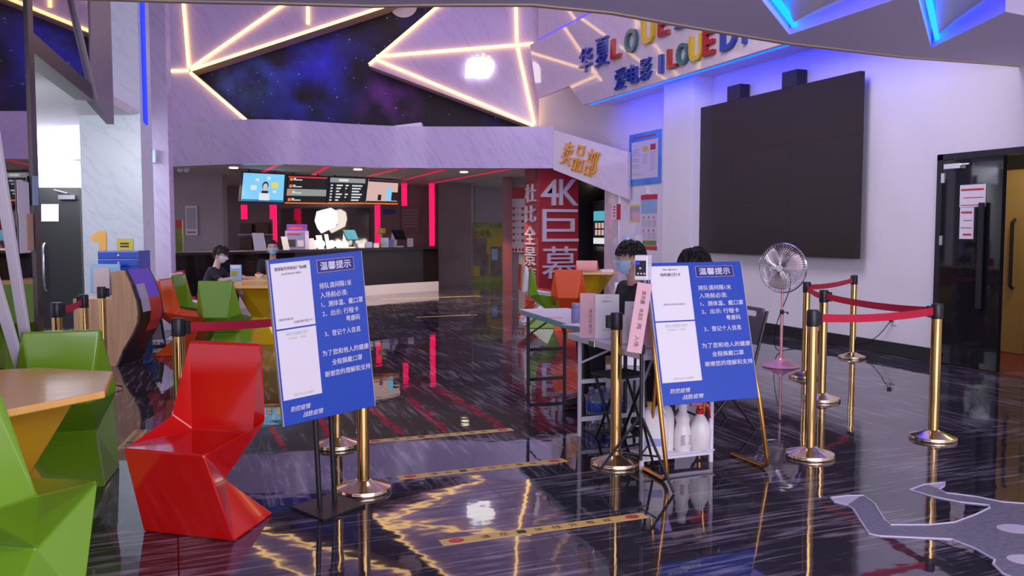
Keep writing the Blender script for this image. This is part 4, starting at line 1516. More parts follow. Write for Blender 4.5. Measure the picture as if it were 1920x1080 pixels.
# charm
o = MB().ball((0, 0, 0.03), .022, .018, .03, 10, 8).build('hanging_charm', M['lavender'], loc=(2.72, 4.52, ZT_B), smooth=True)
tag(o, 'small pale figure-shaped charm on the white table behind the tripod', 'charm')

# ---- bottles under the white table, standing on its low rail board
ZS = 0.081
t = thing('bottle_shelf', 'low pale board under the white table that carries the bottles', 'shelf', (2.80, 4.44, 0), wl=True)
MB().box(2.56, 3.04, 4.40, 4.58, 0.074, 0.081).build('board', M['table_white'], t)


def jug(loc, rz, label):
    t = thing('jug', label, 'bottle', loc, rz, 'bottles under the folding table')
    b = MB()
    vs, fs = [], []
    prof = [(.075, .05, 0), (.08, .055, .01), (.08, .055, .20), (.072, .05, .235), (.04, .035, .265), (.022, .022, .272), (.022, .022, .285)]
    n = 24
    for rx, ry, z in prof:
        for k in range(n):
            q = 2 * PI * k / n
            cx, cy = math.cos(q), math.sin(q)
            e = 0.55
            off = -0.02 * max(0, (z - .2)) / .08
            vs.append((math.copysign(abs(cx) ** e, cx) * rx + off, math.copysign(abs(cy) ** e, cy) * ry, z))
    for i in range(len(prof) - 1):
        for k in range(n):
            l = (k + 1) % n
            fs.append((i * n + k, i * n + l, (i + 1) * n + l, (i + 1) * n + k))
    fs += [tuple(range(n))[::-1], tuple(range((len(prof) - 1) * n, len(prof) * n))]
    b.add(vs, fs)
    b.build('body', M['bottle_white'], t, smooth=True)
    MB().tube([(.01, 0, .268), (.045, 0, .268), (.066, 0, .24), (.072, 0, .20)], 0.012, 10).build('handle', M['bottle_white'], t, smooth=True)
    MB().lathe([(.0235, .278), (.0245, .28), (.0245, .302), (.022, .305), (0, .305)], 18, (-.02, 0, 0)).build('cap', M['letter_gold'], t, smooth=True)
    MB().box(-.072, .04, -.0575, -.0555, .05, .095).build('label_patch', M['lavender'], t)
    return t


jug((2.66, 4.47, ZS), -0.3, 'white jug with an orange cap under the white table')
t = thing('jug', 'plain white jug with a moulded handle beside the orange-capped one', 'bottle', (2.765, 4.52, ZS), -0.3, 'bottles under the folding table')
MB().lathe([(0, 0), (.05, 0), (.055, .008), (.055, .19), (.05, .22), (.035, .255), (.02, .265), (.02, .28)], 24).build('body', M['bottle_white'], t, smooth=True)
MB().tube([(-.018, 0, .262), (-.045, 0, .262), (-.058, 0, .235), (-.055, 0, .19)], 0.010, 8).build('handle', M['bottle_white'], t, smooth=True)
MB().lathe([(.021, .272), (.021, .295), (0, .296)], 16).build('cap', M['paper'], t, smooth=True)
t = thing('bottle', 'white waisted bottle between the jug and the red spray bottle', 'bottle', (2.85, 4.46, ZS), 0, 'bottles under the folding table')
MB().lathe([(0, 0), (.045, 0), (.05, .01), (.052, .09), (.044, .14), (.038, .165), (.043, .19), (.036, .215), (.024, .235), (.024, .245)], 24).build('body', M['bottle_white'], t, smooth=True)
MB().lathe([(.026, .242), (.026, .28), (.022, .284), (0, .284)], 18).build('cap', M['paper'], t, smooth=True)
MB().box(-.035, .03, -.0495, -.0475, .04, .10).build('label_patch', M['paper_grey'], t)
t = thing('spray_bottle', 'white spray bottle with a red trigger head under the right blue sign', 'bottle', (2.965, 4.45, ZS), -0.35, 'bottles under the folding table')
MB().lathe([(0, 0), (.058, 0), (.064, .01), (.068, .11), (.066, .118), (.066, .124), (.05, .165), (.03, .20), (.022, .21), (.022, .22)], 28).build('body', M['bottle_white'], t, smooth=True)
b = MB(); b.lathe([(.025, .214), (.026, .216), (.026, .24), (.018, .246)], 18); b.build('collar', M['red'], t, smooth=True)
b = MB()
b.slab([(-.06, -.013, .262), (.03, -.013, .262), (.055, -.013, .245), (.055, -.013, .27), (.03, -.013, .292), (-.045, -.013, .292), (-.06, -.013, .28)], (0, .026, 0))
b.box(-.012, .014, -.012, .012, .238, .265)
b.build('spray_head', M['red'], t, bevel=0.004)
MB().tube([(.035, 0, .262), (.058, 0, .235), (.062, 0, .20), (.07, 0, .175)], 0.009, 8).build('trigger', M['red'], t, smooth=True)

# pack of water bottles on the floor under the tables
t0 = None
k = 0
for iy in range(2):
    for ix in range(3):
        loc = (2.86 + ix * 0.09, 5.62 + iy * 0.09, 0.0)
        lab = 'clear water bottle in the pack under the tables, ' + ['front row left', 'front row middle', 'front row right', 'back row left', 'back row middle', 'back row right'][k]
        if t0 is None:
            t0 = thing('water_bottle', lab, 'bottle', loc, 0, 'water bottles under the tables')
            MB().lathe([(0, 0), (.036, 0), (.04, .01), (.04, .07), (.036, .08), (.04, .09), (.04, .16), (.03, .20), (.016, .225), (.016, .24)], 18).build('body', M['clear'], t0, smooth=True)
            MB().lathe([(.018, .234), (.018, .256), (0, .257)], 14).build('cap', M['lavender'], t0, smooth=True)
            MB().lathe([(.0405, .085), (.0412, .09), (.0412, .15), (.0405, .155)], 18).build('label_band', M['sign_blue'], t0, smooth=True)
        else:
            dup(t0, loc, 0.2 * k, lab)
        k += 1

# dark folding stools standing under the tables
def stool(loc, rz, label):
    t = thing('folding_stool', label, 'stool', loc, rz, 'folding stools')
    MB().box(-.15, .15, -.14, .14, .43, .45).build('seat', M['black_satin'], t, bevel=0.006)
    for s_ in (-1, 1):
        MB().tube([(-.13 * s_, -.13, 0.0), (-.13 * s_, -.10, .02), (-.13 * s_, .11, .43)], .010, 8).build('leg', M['dark_steel'], t, smooth=True)
        MB().tube([(-.115 * s_, .13, 0.0), (-.115 * s_, .10, .02), (-.115 * s_, -.11, .43)], .010, 8).build('leg', M['dark_steel'], t, smooth=True)
    MB().tube([(-.13, -.10, .03), (.13, -.10, .03)], .008, 6).build('rail', M['dark_steel'], t)
    MB().tube([(-.115, .10, .03), (.115, .10, .03)], .008, 6).build('rail', M['dark_steel'], t)
    return t


stool((2.80, 5.15, 0), 0.2, 'dark folding stool pushed under the white folding table')

# grey folding chair of the second worker
t = thing('folding_chair', 'grey plastic folding chair with a slotted back behind the right blue sign', 'chair', (3.60, 5.26, 0), math.atan2(1, 0.1))
b = MB().slab([(-.21, -.20, .44), (.21, -.20, .44), (.22, .2, .44), (-.22, .2, .44)], (0, 0, .03)); b.build('seat', M['grey_plastic'], t, bevel=0.012)
b = MB()
import itertools
outer = [(-.20, .60), (.20, .60), (.225, .70), (.22, .80), (.17, .855), (-.17, .855), (-.22, .80), (-.225, .70)]
inner = [(-.10, .79), (.10, .79), (.11, .80), (.11, .815), (.10, .83), (-.10, .83), (-.11, .815), (-.11, .80)]
def bk(x, z, dy): return (x, -.20 - (z - .44) * .22 - dy, z)
vs = [bk(x, z, 0) for x, z in outer] + [bk(x, z, 0) for x, z in inner] + [bk(x, z, .022) for x, z in outer] + [bk(x, z, .022) for x, z in inner]
fs = []
for i in range(8):
    j = (i + 1) % 8
    fs += [(i, j, 8 + j, 8 + i), (16 + j, 16 + i, 24 + i, 24 + j), (i, 16 + i, 16 + j, j), (8 + j, 24 + j, 24 + i, 8 + i)]
b.add(vs, fs); b.build('backrest', M['grey_plastic'], t, bevel=0.005)
for s_ in (-1, 1):
    MB().tube([(.225 * s_, -.30, .84), (.225 * s_, -.2, .45), (.225 * s_, .22, .0)], .011, 10).build('leg', M['dark_steel'], t, smooth=True)
    MB().tube([(.205 * s_, .12, .45), (.205 * s_, -.24, .0)], .011, 10).build('leg', M['dark_steel'], t, smooth=True)
MB().tube([(-.225, .14, .09), (.225, .14, .09)], .009, 8).build('rail', M['dark_steel'], t)

# ============================================================ standing fan
fx, fy = 5.85, 7.32
t = thing('standing_fan', 'rose-gold standing fan with a round wire cage before the white wall', 'fan', (fx, fy, 0), math.radians(-62))
MB().lathe([(0, 0), (.185, 0), (.19, .008), (.17, .022), (.10, .045), (.055, .07), (.035, .085), (.03, .10)], 40).build('base', M['rose'], t, smooth=True)
MB().lathe([(.016, .08), (.016, .56)], 16).build('lower_pole', M['rose'], t, smooth=True)
b = MB(); b.lathe([(.02, .545), (.021, .55), (.021, .585), (.018, .59)], 16); b.tube([(.02, 0, .567), (.055, 0, .567)], .005, 8); b.ball((.062, 0, .56), .011, .008, .014, 10, 6); b.build('clamp', M['black_satin'], t, smooth=True)
MB().lathe([(.0115, .585), (.0115, .90)], 16).build('upper_pole', M['rose'], t, smooth=True)
FZ, R_ = 1.02, 0.255
hd = thing_part = None
b = MB(); b.tube([(0, .0, .88), (0, .05, .97)], .022, 12); b.tube([(0, .03, FZ), (0, .14, FZ)], [.062, .055], 20); b.ball((0, .14, FZ), .055, .03, .055, 16, 8); b.build('motor', M['rose'], t, smooth=True)
b = MB(); b.tube([(0, .03, FZ), (0, -.045, FZ)], .012, 12); b.tube([(0, -.03, FZ), (0, -.062, FZ)], .03, 20); b.build('hub', M['dark_steel'], t, smooth=True)
b = MB()
for k in range(3):
    a0 = 2 * PI * k / 3 + 0.3
    vs, fs = [], []
    for i in range(9):
        s_ = i / 8
        r = .03 + .19 * s_
        wd_ = .45 + .35 * math.sin(PI * (0.25 + 0.65 * s_))
        for j in range(6):
            a_ = a0 + wd_ * (j / 5 - .5) * 1.5
            vs.append((r * math.cos(a_), -.02 + .03 * (j / 5 - .5), FZ + r * math.sin(a_)))
    for i in range(8):
        for j in range(5):
            o_ = i * 6 + j
            fs.append((o_, o_ + 1, o_ + 7, o_ + 6))
    bb = MB().add(vs, fs)
    ob = bb.build('blade', M['rose_pale'], t, smooth=True)
    sm = ob.modifiers.new('solid', 'SOLIDIFY'); sm.thickness = .003
b = MB()
for rr, yy in ((R_, 0.0), (R_ * .985, -.012)):
    b.tube([(rr * math.cos(2 * PI * k / 48), yy, FZ + rr * math.sin(2 * PI * k / 48)) for k in range(48)], .0042, 8, closed=True)
b.build('cage_ring', M['chrome'], t, smooth=True)
b = MB()
for side, yf in ((-1, -.075), (1, .06)):
    for k in range(60):
        q = 2 * PI * k / 60
        pts = []
        for i in range(6):
            s_ = .15 + .85 * i / 5
            r = R_ * s_
            yy = yf * math.cos(s_ * PI / 2) ** 0.6
            qq = q + .25 * (1 - s_)
            pts.append((r * math.cos(qq), yy, FZ + r * math.sin(qq)))
        b.tube(pts, .0021, 4)
    for s_ in (.4, .7):
        rr = R_ * s_
        yy = yf * math.cos(s_ * PI / 2) ** 0.6
        b.tube([(rr * math.cos(2 * PI * k / 36), yy, FZ + rr * math.sin(2 * PI * k / 36)) for k in range(36)], .0013, 4, closed=True)
b.build('cage_wires', M['chrome'], t)
b = MB()
b.tube([(0, -.068, FZ), (0, -.082, FZ)], .034, 24)
b.build('badge', M['chrome'], t, smooth=True)
# power cable to the wall socket, cable on the floor
so = onx(1677, 603, XR)
t = thing('wall_socket', 'small white wall socket with a black plug low on the white wall', 'socket', (XR, so.y, so.z), wl=True)
MB().box(XR - .012, XR, so.y - .043, so.y + .043, so.z - .043, so.z + .043).build('plate', M['paper'], t, bevel=0.003)
b = MB(); b.box(XR - .05, XR - .012, so.y + .0, so.y + .035, so.z + .0, so.z + .04); b.build('plug', M['black_matte'], t, bevel=0.005)
pts = [(XR - .04, so.y + .02, so.z), (XR - .07, so.y + .25, .15), (XR - .12, so.y + .7, .02), (7.0, 8.4, .012), (6.5, 8.2, .03), (6.2, 7.85, .35), (6.05, 7.45, .8), (5.97, 7.38, .98)]
def spline_(pts, n=8):
    P = [Vector(p) for p in pts]
    out = []
    for i in range(len(P) - 1):
        p0, p1, p2, p3 = P[max(i - 1, 0)], P[i], P[i + 1], P[min(i + 2, len(P) - 1)]
        for k in range(n):
            s_ = k / n
            out.append(0.5 * ((2 * p1) + (p2 - p0) * s_ + (2 * p0 - 5 * p1 + 4 * p2 - p3) * s_ ** 2 + (3 * p1 - p0 - 3 * p2 + p3) * s_ ** 3))
    out.append(P[-1])
    return out
o = MB().tube(spline(pts), .005, 6).build('power_cable', M['black_matte'], origin=pts[3], smooth=True)
tag(o, 'thin dark power cable running from the fan to the wall socket', 'cable')
# ============================================================ video wall
XT = 7.40
p_tl, p_br = onx(1287, 300, XT), onx(1608, 330, XT)
y0, y1, z0, z1 = p_br.y, p_tl.y, 1.075, 3.23
t = thing('video_wall', 'large black switched-off video wall of nine panels on the white wall', 'screen', (XR, (y0 + y1) / 2, z0), wl=True)
MB().box(XT + .06, XR, y0 + .35, y1 - .15, z0 + .2, z1 - .2).build('mount', M['black_matte'], t)
for i in range(3):
    for j in range(3):
        w_, h_ = (y1 - y0) / 3, (z1 - z0) / 3
        MB().box(XT, XT + .07, y0 + i * w_ + .0007, y0 + (i + 1) * w_ - .0007, z0 + j * h_ + .0007, z0 + (j + 1) * h_ - .0007).build('screen_panel', M['screen_off'], t)
for k, (l, r_, tp) in enumerate(((1369, 1411, 164), (1472, 1517, 136))):
    a_, c_ = onx(l, tp, XT + .06), onx(r_ - 22, tp, XT + .06)
    o = MB().box(XT + .01, XT + .17, c_.y - .05, a_.y, z1 + .002, z1 + .21).build('loudspeaker', M['black_satin'], origin=(XT + .1, a_.y, z1), bevel=0.004)
    tag(o, ['small black box loudspeaker on top of the video wall, the left one', 'small black box loudspeaker on top of the video wall, the right one'][k], 'loudspeaker', 'loudspeakers above the video wall')
# ============================================================ floor marks
def floor_strip(name, label, a_, c_, w_, m, texts=()):
    a_, c_ = Vector(a_), Vector(c_)
    d = (c_ - a_).normalized(); n_ = Vector((-d.y, d.x, 0))
    t = thing(name, label, 'floor tape', a_, wl=True, group='yellow floor tapes')
    MB().slab([a_ - n_ * w_ / 2, c_ - n_ * w_ / 2, c_ + n_ * w_ / 2, a_ + n_ * w_ / 2], (0, 0, .0015)).build('strip', M[m], t)
    L_ = (c_ - a_).length
    b = MB()
    for i, ch in enumerate('请在一米线外等候'):
        s_ = .16 + .68 * (i + .5) / 8
        b.fit(ch, a_ + d * (L_ * s_ - .022) - n_ * .02 + Vector((0, 0, .0015)), d, n_, .044, .04, off=.0008)
    b.keepn = True
    b.build('print', M['ink'], t)
    for s_ in (.07, .93):
        b = MB()
        c2 = a_ + d * (L_ * s_)
        b.slab([c2 + d * (.036 * math.cos(q * PI / 12)) + n_ * (.026 * math.sin(q * PI / 12)) + Vector((0, 0, .0015)) for q in range(24)], (0, 0, .0008))
        b.build('red_dot', M['red_card'], t)
        b = MB()
        b.fit('1米', c2 - d * .02 - n_ * .009 + Vector((0, 0, .0023)), d, n_, .04, .018, off=.0008)
        b.keepn = True
        b.build('print', M['tape'], t)


floor_strip('floor_tape', 'yellow floor tape with red dots closest to the camera', (1.10, 3.69, 0), (2.15, 3.69, 0), .075, 'tape')
floor_strip('floor_tape', 'yellow floor tape in the middle of the queue lane', (1.17, 4.77, 0), (2.22, 4.78, 0), .075, 'tape')
floor_strip('floor_tape', 'third yellow floor tape, right of the stanchion behind the left sign', (1.17, 5.68, 0), (2.22, 5.67, 0), .075, 'tape')
floor_strip('floor_tape', 'small yellow floor tape left of the counter plinth', (3.7, 13.7, 0), (4.75, 13.75, 0), .07, 'tape')
floor_strip('floor_tape', 'yellow floor tape in front of the counter plinth', (4.0, 17.6, 0), (6.2, 17.7, 0), .07, 'tape')
floor_strip('floor_tape', 'yellow floor tape beside the near yellow table', (-.32, 6.0, 0), (-.22, 6.6, 0), .09, 'tape')
# grey sticker silhouette on the floor, lower right
pix = [(1557, 934), (1590, 930), (1620, 930), (1640, 945), (1658, 975), (1670, 985), (1740, 985), (1790, 980), (1830, 965), (1855, 953), (1855, 948), (1800, 942), (1750, 932), (1706, 919), (1730, 910), (1752, 907), (1772, 905), (1770, 912), (1760, 918), (1775, 925), (1830, 932), (1880, 942), (1935, 946), (1990, 960), (2060, 1000), (2060, 1120), (1960, 1110), (1880, 1076), (1862, 1058), (1865, 1050), (1830, 1030), (1785, 1012), (1720, 1009), (1650, 1006), (1630, 1002), (1612, 975), (1600, 955), (1590, 948), (1565, 942)]
t = thing('floor_sticker', 'large grey silhouette sticker with a pale outline on the floor at the lower right', 'floor sticker', onz(1800, 1000), wl=True)
P_ = [onz(*p) for p in pix]
MB().slab(P_, (0, 0, .0012)).build('sheet', M['sticker'], t)
MB().tube([p + Vector((0, 0, .0012)) for p in P_], .0055, 6, closed=True, flat=1).build('outline', M['sticker_white'], t)
for (x, y, rx, ry) in ((1905, 992, .085, .065), (1925, 1050, .08, .06)):
    c_ = onz(x, y)
    MB().slab([c_ + UX * (rx * math.cos(q * PI / 14)) + DX * (ry * math.sin(q * PI / 14)) + Vector((0, 0, .0013)) for q in range(28)], (0, 0, .001)).build('round_patch', M['sticker_white'], t)
b = MB()
b.slab([onz(*p) + Vector((0, 0, .0013)) for p in ((1558, 934), (1592, 931), (1612, 931), (1600, 940), (1590, 946), (1566, 941))], (0, 0, .0008))
b.build('pale_tip', M['sticker_white'], t)
b = MB()
b.slab([onz(*p) + Vector((0, 0, .0013)) for p in ((1740, 909), (1772, 905), (1769, 912), (1757, 916))], (0, 0, .0008))
b.build('pale_tip', M['sticker_white'], t)

# ============================================================ posters and things on walls
def poster_x(name, label, px0, px1, pt0, pb0, X, fill, cat='poster', th=.012, decor=None, pt1=None, pb1=None):
    """flat sheet on a wall plane x = X facing the hall; decor(P, t) draws in 0..1 coordinates"""
    a = onx(px0, pb0, X)
    c = onx(px1, pb1 if pb1 else pb0, X)
    z1, z0 = onx(px0, pt0, X).z, a.z
    y0, y1 = a.y, c.y
    t = thing(name, label, cat, (X, y0, z0), wl=True)
    MB().box(X - th, X, y1, y0, z0, z1).build('sheet', M[fill], t)
    def R(bb, x0, v0, x1, v1, off=.0012):
        ya, yb = y0 + (y1 - y0) * x0, y0 + (y1 - y0) * x1
        bb.box(X - th - off, X - th, yb, ya, z1 - (z1 - z0) * v1, z1 - (z1 - z0) * v0)
    def TX(bb, s, x0, v0, x1, v1, off=.002):
        ya = y0 + (y1 - y0) * x0
        bb.fit(s, (X - th, ya, z1 - (z1 - z0) * v1), (0, -1, 0), (0, 0, 1), abs((y1 - y0) * (x1 - x0)), (z1 - z0) * (v1 - v0), off=off)
        bb.keepn = True
    if decor:
        decor(R, TX, t)
    return t


def dec_board(R, TX, t):
    b = MB(); R(b, .08, .16, .92, .88); b.build('white_field', M['poster_pale'], t)
    b = MB(); R(b, .45, .27, .62, .37, .0024); b.build('yellow_box', M['yellow_card'], t)
    b = MB(); R(b, .69, .25, .85, .36, .0024); b.build('red_box', M['red_card'], t)
    b = MB(); R(b, .15, .07, .85, .10, .0022); b.build('heading', M['ink_red'], t)
    b = MB()
    for (x0, x1, v0, v1) in ((.12, .36, .30, .44), (.12, .36, .48, .56), (.45, .62, .42, .62), (.69, .86, .40, .76), (.12, .36, .60, .70), (.14, .5, .78, .84)):
        n_ = int((v1 - v0) / .02)
        for i in range(n_):
            R(b, x0, v0 + i * .02, x1 - .03 * (i % 3), v0 + i * .02 + .006, .0022)
    b.build('print', M['ink_grey'], t)


poster_x('notice_board', 'blue framed notice board with yellow and red boxes left of the video wall', 1181, 1240, 254, 349, XR, 'poster_blue', 'notice board', .02, dec_board)


def dec_epid(R, TX, t):
    for v_ in ((.0, .09), (.93, 1.0)):
        b = MB(); R(b, .0, v_[0], 1, v_[1]); b.build('red_band', M['red_card'], t)
    b = MB(); R(b, .02, .09, .98, .34); b.build('sky_field', M['poster_sky'], t)
    b = MB()
    for r in range(2):
        for c in range(3):
            for i in range(6):
                R(b, .10 + .3 * c, .46 + .23 * r + i * .022, .10 + .3 * c + .22, .46 + .23 * r + i * .022 + .007, .0022)
    b.build('print', M['ink_grey'], t)
    b = MB()
    for r in range(2):
        for c in range(3):
            R(b, .16 + .3 * c, .39 + .24 * r, .22 + .3 * c, .43 + .24 * r, .0022)
    b.build('picture', M['ink_red'], t)
    b = MB(); R(b, .05, .83, .95, .92, .0022); b.build('landscape', M['poster_green'], t)


poster_x('poster', 'tall health poster with red bands and sky blue top hanging on the white wall', 1202, 1233, 366, 468, XR, 'poster_pale', decor=dec_epid)


def dec_small(R, TX, t):
    for v_ in ((.0, .12), (.9, 1.0)):
        b = MB(); R(b, 0, v_[0], 1, v_[1]); b.build('yellow_band', M['yellow_card'], t)
    b = MB(); R(b, .25, .42, .98, .9); b.build('picture', M['pink_paper'], t)


poster_x('poster', 'small poster with yellow bands left of the tall health poster', 1182, 1200, 385, 416, XR, 'paper_grey', decor=dec_small)
o = MB().box(XR - .05, XR, onx(1215, 360, XR).y - .04, onx(1215, 360, XR).y + .04, onx(1215, 362, XR).z - .02, onx(1215, 350, XR).z).build('wall_hook', M['paper'], origin=(XR, onx(1215, 360, XR).y, onx(1215, 360, XR).z), bevel=.004)
tag(o, 'white adhesive hook above the tall health poster', 'hook')
# white wall-mounted dispenser behind the seated man
pd = onx(1195, 470, XR)
t = thing('hand_dispenser', 'white wall dispenser with a blue light above the head of the seated man in black', 'dispenser', (XR, pd.y, .0), wl=True)
MB().box(XR - .14, XR, pd.y - .2, pd.y + .12, 0.55, 1.32).build('cabinet', M['white_plastic'], t, bevel=.01)
MB().box(XR - .15, XR - .14, pd.y + .06, pd.y + .1, 1.22, 1.28).build('indicator', M['led_cyan'], t)
MB().slab([(XR - .13, pd.y - .1, 1.33), (XR - .13, pd.y + .0, 1.33), (XR - .09, pd.y + .0, 1.55), (XR - .09, pd.y - .1, 1.55)], (-.006, 0, 0)).build('card', M['paper'], t)


def dec_sticker(R, TX, t):
    b = MB(); R(b, .52, 0, 1, 1); b.build('red_half', M['red_card'], t)
    b = MB()
    for i in range(4):
        R(b, .15, .12 + .2 * i, .38, .22 + .2 * i)
    b.build('print', M['ink_red'], t)


# sticker on pier
poster_x('wall_sticker', 'small red and white sticker on the marble pier beside the alcove', 1148, 1164, 383, 412, 7.40, 'paper', 'sticker', .004, dec_sticker)
# lit vending machine inside the alcove
v0 = Vector((8.05, 14.95, 0))
t = thing('vending_machine', 'dark vending machine with a lit picture screen in the alcove beside the red pillar', 'vending machine', (8.4, 14.9, 0), wl=True)
XV = 8.0
ya, yb = onx(1113, 400, XV).y, onx(1150, 400, XV).y
MB().box(XV, XV + .6, yb - .2, ya + .06, 0, 2.0).build('cabinet', M['black_satin'], t, bevel=.01)
zz = lambda py: onx(1120, py, XV).z
MB().box(XV - .01, XV, yb, ya - .02, zz(414), zz(396)).build('teal_screen', M['scr_teal'], t)
MB().box(XV - .01, XV, yb, ya - .02, zz(444), zz(415)).build('picture_screen', M['scr_dark'], t)
b = MB()
for i in range(4):
    for j in range(2):
        yy = ya - .10 - i * .14
        b.box(XV - .014, XV - .01, yy - .09, yy, zz(428 + j * 13), zz(418 + j * 13))
b.build('picture', M['scr_pink'], t)
MB().box(XV - .012, XV, yb, ya - .02, zz(457), zz(446)).build('white_panel', M['scr_white'], t)
MB().box(XV - .03, XV, yb, ya - .02, zz(471), zz(462)).build('tray', M['chrome'], t)
for k, px in enumerate((1086, 1106)):
    p = onx(px, 357, 8.2)
    p.y = min(p.y, 16.2)
    o = MB().box(8.18, 8.24, p.y - .04, p.y + .04, 2.35, 2.62).build('alcove_lamp', M['lamp'], origin=(8.2, p.y, 2.35))
    tag(o, ['bright upright lamp at the ceiling of the alcove touching the red pillar edge', 'bright upright lamp at the ceiling of the alcove above the vending machine'][k], 'lamp', 'alcove lamps')


# posters facing the hall at the back
def poster_d(name, label, px0, px1, pt, pb, d, fill, cat='poster', th=.012, decor=None):
    a, c = ond(px0, pb, d), ond(px1, pb, d)
    z1 = ond(px0, pt, d).z
    xd = (c - a); xd.z = 0
    w_ = xd.length; xd.normalize()
    n_ = -DX
    t = thing(name, label, cat, a, wl=True)
    z0 = a.z
    MB().slab([a, a + xd * w_, a + xd * w_ + Vector((0, 0, z1 - z0)), a + Vector((0, 0, z1 - z0))], -n_ * -th).build('sheet', M[fill], t)
    def R(bb, x0, v0, x1, v1, off=.0015):
        p = a + n_ * th
        bb.slab([p + xd * (w_ * x_) + Vector((0, 0, (z1 - z0) * (1 - v_))) for x_, v_ in ((x0, v1), (x1, v1), (x1, v0), (x0, v0))], n_ * off)
    def TX(bb, s, x0, v0, x1, v1, off=.003):
        bb.fit(s, a + n_ * th + xd * (w_ * x0) + Vector((0, 0, (z1 - z0) * (1 - v1))), xd, (0, 0, 1), w_ * (x1 - x0), (z1 - z0) * (v1 - v0), off=off)
        bb.keepn = True
    if decor:
        decor(R, TX, t)
    return t


def dec_code(R, TX, t):
    b = MB(); R(b, .08, .06, .92, .80); b.build('grey_field', M['paper_grey'], t)
    b = MB()
    for i in range(5):
        R(b, .14 + .15 * i, .86, .24 + .15 * i, .94)
    b.build('print', M['ink_red'], t)


poster_d('poster', 'white framed grey poster with a red caption on the grey wall above the boy', 349, 371, 386, 441, 18.97, 'paper', decor=dec_code)


def dec_film(R, TX, t):
    b = MB(); R(b, .0, .0, 1, .10); b.build('leaf_border', M['poster_green'], t)
    b = MB(); R(b, .0, .88, 1, 1); b.build('grass', M['poster_green'], t)
    b = MB(); R(b, .0, .26, .48, .72); b.build('grey_field', M['poster_brown'], t)
    b = MB(); TX(b, '比得兔', .05, .13, .62, .25); b.build('lettering', M['ink'], t)
    b = MB(); R(b, .25, .52, .55, .88, .003); R(b, .6, .40, .98, .88, .003); b.build('picture', M['poster_brown'], t)
    b = MB(); R(b, .64, .44, .84, .62, .005); b.build('picture', M['poster_sky'], t)


poster_d('poster', 'yellow and green film poster standing at the end of the dim passage', 886, 942, 416, 531, 23.5, 'poster_yellow', decor=dec_film, th=.04)


def dec_price(R, TX, t):
    b = MB(); R(b, .0, .0, 1, .17); b.build('red_band', M['red_card'], t)
    b = MB()
    for i in range(6):
        for c in range(2):
            R(b, .16 + .45 * c, .30 + .10 * i, .28 + .45 * c, .34 + .10 * i)
    b.build('red_icon', M['red_card'], t)
    b = MB()
    for i in range(6):
        for c in range(2):
            R(b, .33 + .42 * c, .305 + .10 * i, .52 + .42 * c, .32 + .10 * i)
    b.build('print', M['ink_grey'], t)
    b = MB()
    for i in range(5):
        R(b, .12 + .17 * i, .94, .24 + .17 * i, .985)
    b.build('heading', M['ink_red'], t)


poster_d('poster', 'tall white price poster with a red top left of the red pillar', 955, 992, 352, 473, 20.15, 'paper', decor=dec_price)
poster_d('poster', 'dim grey notice sheet with a dark blue heading on the back wall of the concession', 716, 750, 387, 436, 23.97, 'grey_sheet', decor=lambda R, TX, t: (lambda b: (R(b, .08, .1, .8, .3), b.build('heading', M['ink_blue'], t)))(MB()))
poster_d('poster', 'dim grey notice sheet crossed by a red glow on the back wall of the concession', 753, 787, 387, 436, 23.97, 'grey_sheet', decor=lambda R, TX, t: (lambda b: ([R(b, .1, .15 + .12 * i, .9, .17 + .12 * i) for i in range(6)], b.build('print', M['ink_grey'], t)))(MB()))

# notices on the mirror wall
for k, (px0, px1, pt, pb, mm, nm) in enumerate([(33, 55, 338, 402, 'paper', 'upper white notice sheet stuck on the dark mirror wall'), (37, 57, 402, 475, 'paper', 'lower white notice sheet stuck on the dark mirror wall'), (52, 63, 401, 470, 'wood', 'tan sheet beside the lower notice on the dark mirror wall')]):
    a, c = onl(px0, pb, .003 + .004 * (k == 2)), onl(px1, pb, .003 + .004 * (k == 2))
    z1 = onl(px0, pt).z
    o = MB().slab([a, Vector((c.x, c.y, a.z)), Vector((c.x, c.y, z1)), Vector((a.x, a.y, z1))], LN * .003).build('notice', M[mm], origin=a)
    tag(o, nm, 'notice')
o = MB().slab([onl(61, 385, .016), onl(71, 385, .016), onl(71, 330, .016), onl(61, 330, .016)], LN * .004).build('sticker_strip', M['poster_sky'], origin=onl(66, 385))
tag(o, 'narrow blue and yellow strip on the end post of the mirror wall', 'sticker')
# leaning white frame in front of the mirror wall
t = thing('rail_stand', 'pale metal rail stand leaning before the dark mirror wall at the left edge', 'stand', W(-2.85, 4.95, 0), wl=True)
for (p0, q0, d0, d1) in (((46, 640), (-6, 310), 4.85, 4.35), ((20, 640), (-40, 440), 4.6, 4.15)):
    a, q = ond(*p0, d0), ond(*q0, d1)
    dirv = (q - a).normalized()
    f = a - dirv * ((a.z - .01) / dirv.z)
    q = q + dirv * .25
    sd = UX * 0.028
    MB().slab([f - sd, f + sd, q + sd, q - sd], DX * .03).build('bar', M['table_white'], t, bevel=.004)

# exit sign, column bits
p = W((289 - 960) / 1638 * 12.15, 12.15, 0)
zc = ond(289, 293, 12.15).z
t = thing('emergency_lamp', 'small white emergency lamp on the marble column left of the mural', 'lamp', (p.x, p.y, zc), wl=True)
b = MB(); b.slab([p + Vector((0, 0, zc + z_)) + UX * x_ for x_, z_ in ((-.05, -.09), (.05, -.09), (.05, .09), (-.05, .09))], DX * .05); b.build('body', M['white_plastic'], t, bevel=.01)
b = MB(); b.slab([p - DX * .004 + Vector((0, 0, zc + z_)) + UX * x_ for x_, z_ in ((0, -.07), (.035, -.07), (.035, .0), (0, .0))], DX * .004); b.build('indicator', M['glow_cyan'], t)

